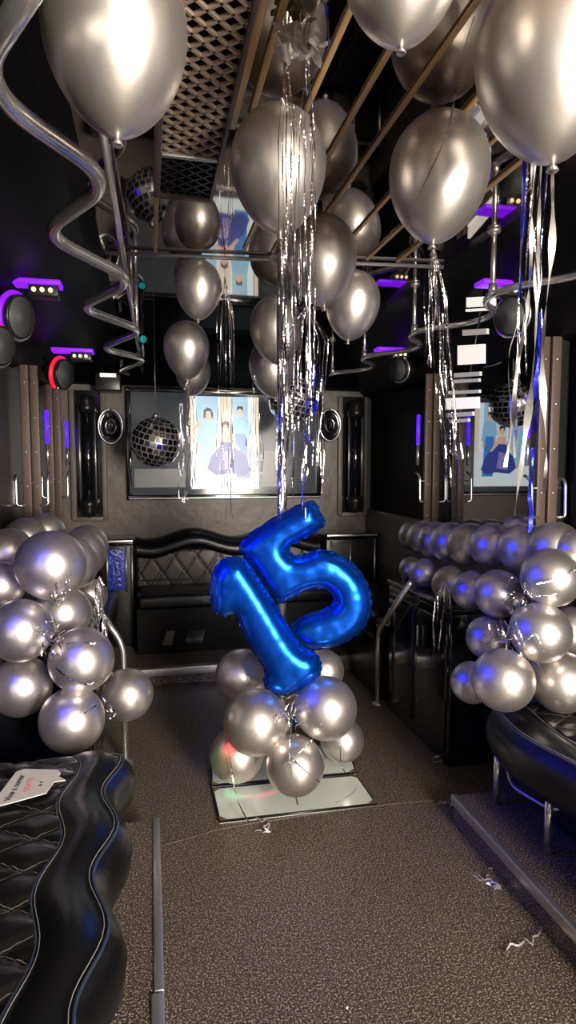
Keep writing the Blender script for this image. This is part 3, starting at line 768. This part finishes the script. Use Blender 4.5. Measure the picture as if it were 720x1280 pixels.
helium('F', 248, 357, 29, 2.62, 'small silver balloon upper of the two left of the hanging tinsel', (-0.02, 0))
helium('G', 233, 433, 28.5, 3.05, 'small dark silver balloon lower of the two left of the hanging tinsel', (0.02, 0))
helium('H', 345, 407, 33, 3.05, 'dark silver balloon half hidden behind the tinsel and the pole', (0.06, 0))
helium('K', 340, 455, 29, 3.40, 'dark silver balloon lowest behind the pole above the television', (0.10, 0))
helium('L', 241, 462, 22, 3.75, 'silver balloon edge peeking out behind the small dark left balloon', (0.05, 0))
helium('I', 503, -64, 80, 1.0, 'silver balloon cut off by the top edge, center right')
helium('J', 690, 62, 94, 1.06, 'largest silver balloon at the top right corner', (0.02, -0.03))

def garland(px, py, rpx, d, label, group, aim=None):
    c = atD(px, py, d); r = rpx * d / F_PX
    if aim is None: aim = (random.uniform(-0.4, 0.4), 1, random.uniform(-0.4, 0.4))
    return balloon(P_round, c, r, label, group, aim)
GL = 'silver balloons of the left garland'
for px, py, r, d, lab, aim in (
    (64, 706, 43, 2.10, 'big oval silver balloon with blue reflections at the top front of the left garland', (0.3, 0.4, -1)),
    (26, 788, 39, 2.06, 'silver balloon touching the left edge below the big oval one, with cyan glint at right', (0.5, 1, 0.2)),
    (102, 825, 40, 2.12, 'silver balloon with dark strand across it, middle of the left garland', (-0.3, 1, 0.3)),
    (159, 868, 32, 2.42, 'rightmost low silver balloon of the left garland beside the chrome handrail', (-1, 0.5, 0.3)),
    (90, 900, 40, 2.10, 'lowest silver balloon of the left garland just above the quilted seat', (0.1, 1, 0.6)),
    (27, 858, 37, 2.22, 'low left silver balloon of the left garland above the card', (0.4, 1, 0.3)),
    (78, 766, 35, 2.34, 'silver balloon tucked under the big oval one in the left garland', (-0.2, 1, 0.3)),
    (0, 732, 30, 2.22, 'silver balloon cut by the left edge beside the big oval one', (0.6, 1, 0)),
    (10, 692, 32, 2.38, 'silver balloon upper left of the left garland at the frame edge', (0.6, 1, 0)),
    (32, 674, 27, 2.66, 'second silver balloon back along the top left of the left garland', (0, 1, -0.3)),
    (56, 666, 25, 2.95, 'farthest top silver balloon of the left garland under the brown pillar', (0, 1, -0.3)),
    (90, 704, 33, 2.58, 'silver balloon directly behind the big oval one on its right', (-0.2, 1, 0)),
    (101, 692, 31, 2.82, 'third silver balloon back in the right top row of the left garland', (-0.2, 1, 0)),
    (108, 683, 27, 3.10, 'farthest silver balloon of the top row in the left garland', (-0.2, 1, 0)),
    (112, 745, 22, 2.78, 'small silver balloon in the shade below the top row of the left garland', (-0.2, 1, 0)),
    (98, 766, 26, 2.56, 'pale bluish silver balloon behind the tucked one in the left garland', (-0.2, 1, 0)),
): garland(px, py, r, d, lab, GL, aim)
GR = 'silver balloons of the right garland'
for px, py, r, d, lab, aim in (
    (689, 722, 37, 2.17, 'silver balloon with two strands across it at the right end of the garland', (0.3, 1, -0.2)),
    (676, 791, 37, 2.14, 'silver balloon with zigzag strand on it, middle of the right cluster', (-0.6, 0.8, 0.6)),
    (629, 850, 38.5, 2.12, 'lowest front silver balloon of the right cluster above the seat corner', (0.5, 1, 0.5)),
    (701, 852, 38, 2.20, 'bottom right silver balloon resting over the quilted seat', (-0.5, 1, 0.5)),
    (623, 742, 30, 2.42, 'silver balloon with large blue dot at the front of the lower right row', (0.6, 0.8, -0.3)),
    (610, 797, 27, 2.44, 'silver balloon with broad blue reflection left in the right cluster', (0.6, 0.8, 0.2)),
    (590, 853, 26, 2.38, 'silver balloon peeking out left behind the lowest front one', (0.6, 1, 0.3)),
    (716, 790, 32, 2.36, 'silver balloon cut by the right edge behind the middle cluster', (0.0, 1, 0.3)),
    (655, 686, 32, 2.46, 'front silver balloon of the right upper row with blue dot', (0.2, 1, -0.2)),
    (616, 682, 28.5, 2.66, 'second silver balloon from the front in the right upper row', (0.2, 1, -0.2)),
    (586, 681, 27.5, 2.86, 'third silver balloon from the front in the right upper row', (0.2, 1, -0.2)),
    (563, 678, 25.5, 3.04, 'fourth silver balloon from the front in the right upper row', (0.2, 1, -0.2)),
    (546, 676, 24, 3.21, 'fifth silver balloon from the front in the right upper row', (0.2, 1, -0.2)),
    (530, 672, 21.5, 3.39, 'sixth silver balloon from the front in the right upper row', (0.2, 1, -0.2)),
    (517, 669, 18.5, 3.56, 'farthest silver balloon of the right upper row', (0.2, 1, -0.2)),
    (589, 738, 24.5, 2.62, 'second silver balloon from the front in the lower right row', (0.2, 1, -0.2)),
    (564, 731, 24, 2.84, 'third silver balloon from the front in the lower right row', (0.2, 1, -0.2)),
    (531, 718, 20, 3.14, 'fourth silver balloon of the lower right row beside hanging tinsel', (0.2, 1, -0.2)),
    (515, 712, 16.5, 3.36, 'farthest silver balloon of the lower right row above the handrail', (0.2, 1, -0.2)),
    (694, 684, 32, 2.30, 'silver balloon at the right back below the tall brown pillar', (0.2, 1, -0.2)),
    (720, 688, 26, 2.22, 'silver balloon sliver at the right edge of the garland top', (0.2, 1, -0.2)),
    (650, 665, 22, 2.75, 'silver balloon behind the right upper row near the window ledge', (0.2, 1, -0.2)),
): garland(px, py, r, d, lab, GR, aim)
GB = 'silver balloons of the center base'
for px, py, r, d, lab, aim in (
    (320, 903, 40.5, 2.36, 'upper left front silver balloon under the blue number balloons', (1, 1, 0.3)),
    (407, 885, 39, 2.38, 'upper right silver balloon under the blue number balloons', (-1, 1, 0.3)),
    (369, 957, 36.5, 2.33, 'bottom front silver balloon standing on the white tile', (0, 1, 0.6)),
    (296, 943, 34, 2.50, 'bottom left silver balloon of the center base', (1, 0.6, 0.5)),
    (428, 925, 27, 2.70, 'bottom right silver balloon of the center base, behind', (-1, 0.3, 0.5)),
    (302, 845, 33, 2.72, 'silver balloon behind the blue number one on the left', (1, -0.3, -0.2)),
    (404, 838, 26, 2.80, 'silver balloon behind the foot of the blue number five', (-1, -0.3, -0.2)),
): garland(px, py, r, d, lab, GB, aim)

# ------------------------------------------------------------------ blue number balloons
def digit(name, outline, d, label, depth, wob):
    pts = [(240 + x / 2.7692, 610 + y / 2.7692) for x, y in outline]
    # smooth the outline in pixels
    n = len(pts); sm = []
    for i in range(n):
        p0, p1, p2, p3 = (V((*pts[(i + k) % n], 0)) for k in (-1, 0, 1, 2))
        for k in range(6):
            t = k / 6
            sm.append(0.5 * ((2 * p1) + (p2 - p0) * t + (2 * p0 - 5 * p1 + 4 * p2 - p3) * t * t + (3 * p1 - p0 - 3 * p2 + p3) * t ** 3))
    cx = sum(p.x for p in sm) / len(sm); cy = sum(p.y for p in sm) / len(sm)
    base = atD(cx, cy, d); mpp = d / F_PX
    rtv = RT; upv = V((0, 0, 1)); nv = V((-math.sin(YAW), -math.cos(YAW), 0))
    L = [((p.x - cx) * mpp, -(p.y - cy) * mpp) for p in sm]
    segs = list(zip(L, L[1:] + L[:1]))
    acc = [0.0]
    for a, b in segs: acc.append(acc[-1] + math.hypot(b[0] - a[0], b[1] - a[1]))
    def inside(x, y):
        c_ = False
        for (x1, y1), (x2, y2) in segs:
            if (y1 > y) != (y2 > y) and x < (x2 - x1) * (y - y1) / (y2 - y1) + x1: c_ = not c_
        return c_
    def near(x, y):
        best = (9e9, 0, 0, 0)
        for i, ((x1, y1), (x2, y2)) in enumerate(segs):
            dx, dy = x2 - x1, y2 - y1; l2 = dx * dx + dy * dy or 1e-12
            t = max(0, min(1, ((x - x1) * dx + (y - y1) * dy) / l2)); qx, qy = x1 + t * dx, y1 + t * dy
            dd = (x - qx) ** 2 + (y - qy) ** 2
            if dd < best[0]: best = (dd, qx, qy, acc[i] + t * math.sqrt(l2))
        return math.sqrt(best[0]), best[1], best[2], best[3]
    st = 0.0085
    xs = [p[0] for p in L]; ys_ = [p[1] for p in L]
    nx = int((max(xs) - min(xs)) / st) + 3; ny = int((max(ys_) - min(ys_)) / st) + 3
    x0, y0 = min(xs) - st, min(ys_) - st
    info = {}
    for i in range(nx + 1):
        for j in range(ny + 1):
            x, y = x0 + i * st, y0 + j * st
            dd, qx, qy, s_ = near(x, y); info[i, j] = (inside(x, y), x, y, dd, qx, qy, s_)
    idx = {}; front = []; back = []; fs = []
    Rm = depth
    def hgt(dd, s_):
        q = min(dd / Rm, 1.0); h = math.sqrt(max(0, 1 - (1 - q) ** 2))
        cr = 0.5 + 0.5 * math.sin(2 * math.pi * s_ / 0.030 + 1.3 * math.sin(s_ * 37)) 
        return Rm * 0.92 * h * (1 - 0.26 * cr * math.exp(-(dd / (0.34 * Rm)))) + 0.0012 * math.sin(2 * math.pi * s_ / 0.06 + wob) * q
    def vert(k):
        if k in idx: return idx[k]
        ins, x, y, dd, qx, qy, s_ = info[k]
        if ins and dd > st * 0.25: px_, py_, h = x, y, hgt(dd, s_)
        else: px_, py_, h = qx, qy, 0.0
        idx[k] = len(front); front.append((px_, py_, h)); return idx[k]
    for i in range(nx):
        for j in range(ny):
            ks = [(i, j), (i + 1, j), (i + 1, j + 1), (i, j + 1)]
            if sum(info[k][0] for k in ks) >= 1:
                fs.append(tuple(vert(k) for k in ks))
    # relax the height a little so ridges read as a tube, not a roof
    nb = {}
    for f_ in fs:
        for a, b in zip(f_, f_[1:] + f_[:1]): nb.setdefault(a, set()).add(b); nb.setdefault(b, set()).add(a)
    hs = [p[2] for p in front]
    for it in range(5):
        h2 = hs[:]
        for a, bs in nb.items():
            if front[a][2] > 0: h2[a] = 0.5 * hs[a] + 0.5 * sum(hs[b] for b in bs) / len(bs)
        hs = h2
    def W(x, y, h): return base + rtv * x + upv * y + nv * h
    mb = MB(); m_ = len(front)
    vs = [W(p[0], p[1], h) for p, h in zip(front, hs)] + [W(p[0], p[1], -h) for p, h in zip(front, hs)]
    mb.add(vs, fs + [tuple(m_ + i for i in f_[::-1]) for f_ in fs])
    root = thing(name, base + V((0, 0, min(ys_))), label, 'number balloon', 'blue number balloons')
    body = mb.build('foil_body', M['digit'], root)
    # crimped seam around the outline
    rim = MB(); rows_ = []
    for i, (x, y) in enumerate(L + L[:1]):
        i2 = i % len(L); a = L[i2 - 1]; b = L[(i2 + 1) % len(L)]
        tx, ty = b[0] - a[0], b[1] - a[1]; l_ = math.hypot(tx, ty) or 1; nx_, ny_ = -ty / l_, tx / l_
        if inside(x + nx_ * 0.006, y + ny_ * 0.006): nx_, ny_ = -nx_, -ny_
        k = 0.005 + 0.0025 * math.sin(i * 2.1)
        rows_.append([W(x - nx_ * 0.004, y - ny_ * 0.004, 0.003), W(x + nx_ * k, y + ny_ * k, 0.0035 * math.sin(i * 1.7)), W(x - nx_ * 0.004, y - ny_ * 0.004, -0.003)])
    rim.grid(rows_).build('seam', M['digit_rim'], root)
    return root
FIVE = [(172, 192), (260, 120), (405, 48), (440, 85), (455, 125), (400, 165), (345, 195), (335, 212), (352, 234), (385, 232), (440, 215), (515, 235), (580, 290), (615, 360), (618, 420), (598, 480), (550, 525), (480, 555), (410, 560), (375, 545), (345, 510), (345, 478), (390, 445), (450, 425), (485, 405), (492, 380), (475, 355), (440, 345), (390, 355), (340, 382), (302, 398), (255, 350), (210, 280), (180, 235)]
ONE = [(150, 238), (110, 248), (76, 290), (68, 350), (75, 420), (110, 442), (150, 432), (168, 475), (210, 560), (252, 630), (254, 690), (315, 722), (372, 700), (436, 655), (445, 612), (425, 575), (385, 555), (350, 510), (300, 425), (260, 358), (215, 288), (185, 250)]
digit('number_balloon', FIVE, 2.44, 'shiny royal blue foil balloon shaped as the digit 5', 0.062, 0.0)
digit('number_balloon', ONE, 2.36, 'shiny royal blue foil balloon shaped as the digit 1', 0.066, 1.0)

# ------------------------------------------------------------------ tinsel
def tinsel(px, py0, py1, d, n, wpx, label, m='tinsel', wd=0.005, sway=0.010, name='tinsel_streamer', top=None, lean=0.0, hang=False, gather=True):
    """a bunch of n foil strips hanging from the point at (px, py0) to about py1"""
    a = atD(px, py0, d) if top is None else V(top)
    zb = atD(px, py1, d).z
    root_b = MB(); spread = wpx * d / F_PX / 2
    for k in range(n):
        ox, oy = random.uniform(-1, 1) * spread, random.uniform(-1, 1) * spread * 0.6
        L_ = (a.z - zb) * random.uniform(0.72, 1.02)
        nn = max(14, int(L_ / 0.018)); ph = random.uniform(0, 6.28); tw = random.uniform(-0.45, 0.45); f1 = random.uniform(5, 11)
        pts = []; ws = []
        for i in range(nn + 1):
            q = i / nn
            g = min(1, q * 5) if gather else 1.0
            pts.append(V((a.x + ox * g + sway * math.sin(f1 * q + ph) * q + lean * q * RT.x, a.y + oy * g + sway * math.cos(f1 * 0.8 * q + ph) * q + lean * q * RT.y, a.z - L_ * q)))
            ws.append(wd * (0.75 + 0.35 * math.sin(i * 0.9 + ph)))
        root_b.ribbon(pts, ws, ph, tw)
    if hang: root_b.ribbon([V((a.x, a.y, ZC - 0.002)), V((a.x, a.y, (a.z + ZC) / 2)), a.copy()], 0.0022, 0.4, 0.3)
    o = root_b.build(name, M[m], None, a)
    return tag(o, label, 'streamer', 'metallic streamers')
# center: foil gathered at the ceiling and long strips in front of the pole
bow_c = atZ(374, 48, ZC - 0.03)
bow = MB()
for k in range(22):
    th = 2 * math.pi * k / 22; l_ = random.uniform(0.03, 0.058)
    dirv = V((math.cos(th), math.sin(th) * 0.8, random.uniform(-0.35, 0.35)))
    pts = [bow_c + dirv * (l_ * q) + V((0, 0, -0.006 + 0.02 * math.sin(q * 3.1 + k))) for q in [i / 6 for i in range(7)]]
    bow.ribbon(pts, [0.006 + 0.024 * math.sin(math.pi * (0.1 + 0.85 * i / 6)) for i in range(7)], th, 0.35, V((0, 0, 1)), V((-math.sin(th), math.cos(th), 0)))
tag(bow.build('foil_bow', M['tinsel_soft'], None, bow_c), 'crumpled silver foil bow under the ceiling holding the long tinsel', 'bow')
tinsel(357, 62, 655, 1.28, 11, 30, 'long silver tinsel strips hanging from the foil bow, left strand', wd=0.0034, sway=0.006)
tinsel(384, 62, 640, 1.30, 9, 24, 'long silver tinsel strips hanging from the foil bow, right strand', wd=0.0032, sway=0.006)
tinsel(349, 292, 660, 1.52, 6, 14, 'silver tinsel hanging from the balloon left of center', top=CEIL['B'], wd=0.0034)
tinsel(398, 395, 650, 2.1, 20, 58, 'thick silver tinsel tassel hanging from the balloon right of the pole', top=CEIL['D'] + V((-0.06, 0, 0)), wd=0.004, hang=True, lean=-0.03)
tinsel(352, 500, 640, 2.3, 2, 6, 'foil strip with painted blue reflection hanging beside the pole', 'tinsel_blue_lit', 0.009, 0.004, hang=True)
tinsel(393, 455, 515, 2.2, 1, 3, 'short foil strip with painted blue reflection right of the silver tassel', 'tinsel_blue_lit', 0.013, 0.003, hang=True)
tinsel(281, 345, 655, 2.66, 9, 22, 'silver tinsel hanging in front of the family portrait', wd=0.0042, hang=True)
tinsel(226, 478, 628, 3.0, 13, 22, 'silver tinsel hanging from the small dark balloon beside the disco ball', top=CEIL['G'], wd=0.0045)
tinsel(318, 470, 625, 3.05, 6, 22, 'silver tinsel hanging at the right edge of the portrait', wd=0.004, hang=True)
tinsel(551, 305, 650, 1.62, 14, 24, 'long silver tinsel hanging from the balloon right of center', top=CEIL['C'], wd=0.0034, sway=0.014, lean=0.055)
tinsel(540, 310, 480, 1.62, 6, 22, 'short dark silver tinsel beside the long tail right of center', wd=0.003, sway=0.01, hang=True)
tinsel(658, 200, 690, 1.2, 1, 4, 'wide pale foil ribbon hanging from the top right balloon, left one', 'tinsel_soft', 0.012, 0.022, top=CEIL['J'])
tinsel(690, 20, 690, 1.12, 2, 10, 'wide pale foil ribbon hanging at the top right, nearer the window pillar', 'tinsel_soft', 0.014, 0.022, lean=-0.04)
tinsel(676, 25, 500, 1.10, 4, 34, 'thin silver tinsel strands at the top right before the largest balloon', wd=0.004, sway=0.015)
tinsel(657, 180, 390, 1.16, 1, 3, 'upper foil strip with painted blue reflection at the right under the largest balloon', 'tinsel_blue_lit', 0.012, 0.003, hang=True)
tinsel(676, 390, 560, 1.3, 2, 7, 'foil strip with painted blue reflection at the right between pale ribbons', 'tinsel_blue_lit', 0.010, 0.010, hang=True)
tinsel(666, 560, 672, 1.5, 2, 7, 'low foil strip with painted blue reflection above the right garland', 'tinsel_blue_lit', 0.010, 0.006, hang=True)
tinsel(648, 400, 620, 1.5, 3, 20, 'crinkled silver foil strands before the reflected picture', 'tinsel_soft', 0.009, 0.02, hang=True)
tinsel(556, 728, 838, 2.72, 22, 40, 'silver tinsel fringe hanging below the lower right row of balloons', wd=0.005, sway=0.012)
tinsel(582, 745, 880, 2.7, 2, 6, 'single thin tinsel strand hanging left of the right cluster', wd=0.004)
tinsel(593, 20, 250, 1.14, 1, 3, 'thin tinsel strand falling across the balloons at the upper right', wd=0.005, sway=0.02, lean=-0.09)
tinsel(124, 720, 830, 2.45, 12, 16, 'silver tinsel bunch hanging behind the left garland beside the handrail', wd=0.006, sway=0.014)

# curled tinsel stuffed between balloons
def curl(px, py, d, n, size, label):
    c = atD(px, py, d); mb = MB()
    for k in range(n):
        p = c.copy(); pts = [p.copy()]; dirv = V((random.gauss(0, 1), random.gauss(0, 0.6), random.gauss(0, 1))).normalized()
        for i in range(16):
            dirv = (dirv + V((random.gauss(0, 0.5), random.gauss(0, 0.3), random.gauss(0, 0.5)))).normalized()
            if (p - c).length > size: dirv = (dirv + (c - p).normalized() * 1.2).normalized()
            p = p + dirv * size * 0.16; pts.append(p.copy())
        mb.ribbon(pts, 0.006, random.uniform(0, 6), 0.4)
    return tag(mb.build('tinsel_curl', M['tinsel'], None, c), label, 'tinsel', 'tinsel curls between balloons')
curl(70, 738, 2.02, 12, 0.05, 'curled tinsel tuft under the big oval balloon of the left garland')
curl(60, 800, 2.0, 9, 0.07, 'tinsel tangle between the middle balloons of the left garland')
curl(130, 888, 2.2, 10, 0.05, 'tinsel tuft left of the low balloon by the left handrail')
curl(652, 745, 2.15, 14, 0.07, 'tinsel tuft between the upper balloons of the right cluster')
curl(634, 800, 2.14, 12, 0.07, 'tinsel tuft between the left balloons of the right cluster')
curl(668, 820, 2.2, 9, 0.05, 'tinsel tuft above the lowest balloons of the right cluster')
curl(362, 895, 2.32, 16, 0.09, 'tinsel knot at the foot of the blue numbers')
# strands lying over balloons
def strand(pxs, d, label, w_=0.006):
    pts = smooth_path([atD(x, y, dd) for x, y, dd in pxs], 7)
    mb = MB(); mb.ribbon(pts, w_, 0.0, 0.22, V((0, 0, 1)), RT)
    tag(mb.build('tinsel_strand', M['tinsel'], None, pts[0]), label, 'tinsel', 'loose tinsel strands')
strand([(720, 712, 2.06), (700, 722, 2.055), (680, 728, 2.055), (668, 730, 2.06)], 0, 'upper tinsel strand crossing the balloon at the right end')
strand([(720, 725, 2.08), (695, 742, 2.06), (672, 745, 2.07), (655, 738, 2.09)], 0, 'lower tinsel strand crossing the balloon at the right end')
strand([(641, 770, 2.06), (655, 800, 2.03), (668, 793, 2.02), (674, 800, 2.02), (681, 818, 2.03)], 0, 'zigzag tinsel strand on the middle balloon of the right cluster')
strand([(366, 890, 2.24), (362, 940, 2.21), (366, 975, 2.22), (372, 1006, 2.28)], 0, 'tinsel strand hanging down over the bottom front balloon')
strand([(352, 955, 2.22), (375, 940, 2.21), (390, 925, 2.24), (402, 905, 2.24)], 0, 'tinsel strand slanting across the bottom front balloon')
strand([(362, 945, 2.21), (380, 962, 2.21), (400, 978, 2.26)], 0, 'short tinsel strand on the right of the bottom front balloon')
strand([(285, 930, 2.36), (290, 965, 2.36), (297, 1000, 2.32), (312, 1030, 2.27)], 0, 'tinsel strand hanging from the bottom left balloon onto the tile')
strand([(425, 930, 2.5), (428, 960, 2.45), (445, 985, 2.36), (420, 1004, 2.28)], 0, 'tinsel strand hanging from the bottom right balloon onto the tile')
strand([(70, 835, 2.02), (90, 850, 2.0), (115, 855, 2.0), (140, 835, 2.05)], 0, 'dark tinsel strand over the middle balloon of the left garland')
strand([(82, 805, 2.01), (100, 803, 2.0), (120, 805, 2.02)], 0, 'short tinsel strand on top of the middle left garland balloon')
strand([(105, 892, 1.99), (115, 886, 1.99), (122, 880, 2.01)], 0, 'tiny tinsel strand on the lowest balloon of the left garland')
# scraps on the floor
def scrap(px, py, z, n, size, label):
    c = atZ(px, py, z); mb = MB()
    for k in range(n):
        th = random.uniform(0, 6.28); p = c.copy(); pts = []
        for i in range(14):
            pts.append(V((p.x, p.y, z + 0.003 + 0.010 * abs(math.sin(i * 0.7 + k)))))
            th += random.gauss(0, 0.55); p += V((math.cos(th), math.sin(th), 0)) * size * 0.14
        mb.ribbon(pts, 0.006, 0.3 * k, 0.15, V((0, 1, 0)), V((0, 0, 1)))
    tag(mb.build('ribbon_scrap', M['tinsel_soft'], None, c), label, 'ribbon scrap', 'scraps on the floor')
scrap(338, 1034, 0.0, 3, 0.06, 'pale ribbon scrap on the floor in front of the white tile')
scrap(626, 1112, 0.0, 4, 0.07, 'ribbon scrap tangle on the floor beside the right step')
scrap(655, 1178, 0.0, 2, 0.06, 'small ribbon scrap on the floor nearest the right step edge')
scrap(545, 948, 0.0, 4, 0.07, 'ribbon scraps on the floor left of the right seat leg')
scrap(560, 1006, 0.0, 2, 0.03, 'tiny ribbon scrap at the end of the right step')
scrap(440, 1271, 0.0, 1, 0.02, 'thin white ribbon scrap at the bottom of the floor')

# ------------------------------------------------------------------ glowing bars added for a light reflection in the right window
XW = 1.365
bars_top, bars_bot = atX(600, 372, XW), atX(571, 530, XW)
wl = thing('reflection_bars', bars_bot, 'column of glowing bars standing in for a blurred reflection in the right window', 'lamp')
MB().tube([bars_top + V((0.02, 0, 0.03)), bars_bot + V((0.02, 0, 0))], 0.005, 8).build('spine', M['black_plastic'], wl)
for (y, h, hw, m_) in ((377, 12, 17, 'cold_light'), (387, 3, 16, 'cold_light'), (415, 7, 15, 'dim_reflection'), (443, 24, 16, 'cold_light'), (468, 5, 16, 'dim_reflection'),
                   (476, 4, 16, 'dim_reflection'), (490, 4, 19, 'dim_reflection'), (504, 14, 20, 'cold_light'), (518, 5, 16, 'dim_reflection'), (526, 4, 12, 'dim_reflection')):
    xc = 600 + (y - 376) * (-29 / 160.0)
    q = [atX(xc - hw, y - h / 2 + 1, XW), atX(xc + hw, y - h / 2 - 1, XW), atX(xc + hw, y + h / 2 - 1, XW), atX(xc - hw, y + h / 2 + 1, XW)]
    MB().prism(q, (0.012, 0, 0)).build('glow_bar', M[m_], wl)
# ------------------------------------------------------------------ small coloured party lamps
M['blue_lens'] = mat('blue_lens', (0.0, 0.0, 0.3), 0.3, emit=(0.01, 0.005, 1.0), es=3)
M['red_lens'] = mat('red_lens', (0.3, 0.0, 0.0), 0.3, emit=(1.0, 0.01, 0.02), es=2)
M['green_lens'] = mat('green_lens', (0.0, 0.3, 0.0), 0.3, emit=(0.02, 1.0, 0.1), es=2)
def party_lamp(loc, aim, color, watts, lens, label, spot=None, rad=0.03):
    t = thing('party_lamp', loc, label, 'lamp', 'coloured party lamps')
    a = (V(aim) - V(loc)).normalized(); m = basis(loc, a, V((0.3, 0.2, 1)))
    MB().lathe([(0, -0.07), (0.03, -0.07), (0.036, 0.0), (0.032, 0.0), (0.030, -0.02), (0, -0.02)], 18, m).build('housing', M['black_plastic'], t)
    MB().lathe([(0, -0.006), (0.02, -0.009), (0.030, -0.016), (0, -0.018)], 18, m).build('lens', M[lens], t)
    l = bpy.data.lights.new('lamp_light', 'SPOT' if spot else 'POINT'); l.energy = watts; l.color = color; l.shadow_soft_size = rad
    if spot: l.spot_size = R(spot); l.spot_blend = 0.5
    o = bpy.data.objects.new('lamp_light', l); col.objects.link(o); o.parent = t
    o.location = a * 0.035; o.rotation_euler = a.to_track_quat('-Z', 'Y').to_euler()
party_lamp((-0.62, 2.02, 1.42), (1.3, 2.0, 0.9), (0.003, 0.01, 1.0), 60, 'blue_lens', 'blue lamp on the left window facing the right garland, out of view', 62, 0.022)
party_lamp((-0.60, 0.95, 1.62), (-0.3, 2.2, 0.8), (0.006, 0.006, 1.0), 42, 'blue_lens', 'blue lamp under the left cove nearest the door, out of view', 32, 0.022)
PL = V((-0.62, 1.42, 1.50))
party_lamp(PL, atZ(330, 985, 0), (1.0, 0.02, 0.03), 120, 'red_lens', 'red party spot on the left window, out of view', 5, 0.01)
party_lamp(PL + V((0, 0.12, 0)), atZ(303, 989, 0), (0.05, 1.0, 0.2), 80, 'green_lens', 'green party spot on the left window, out of view', 4, 0.01)
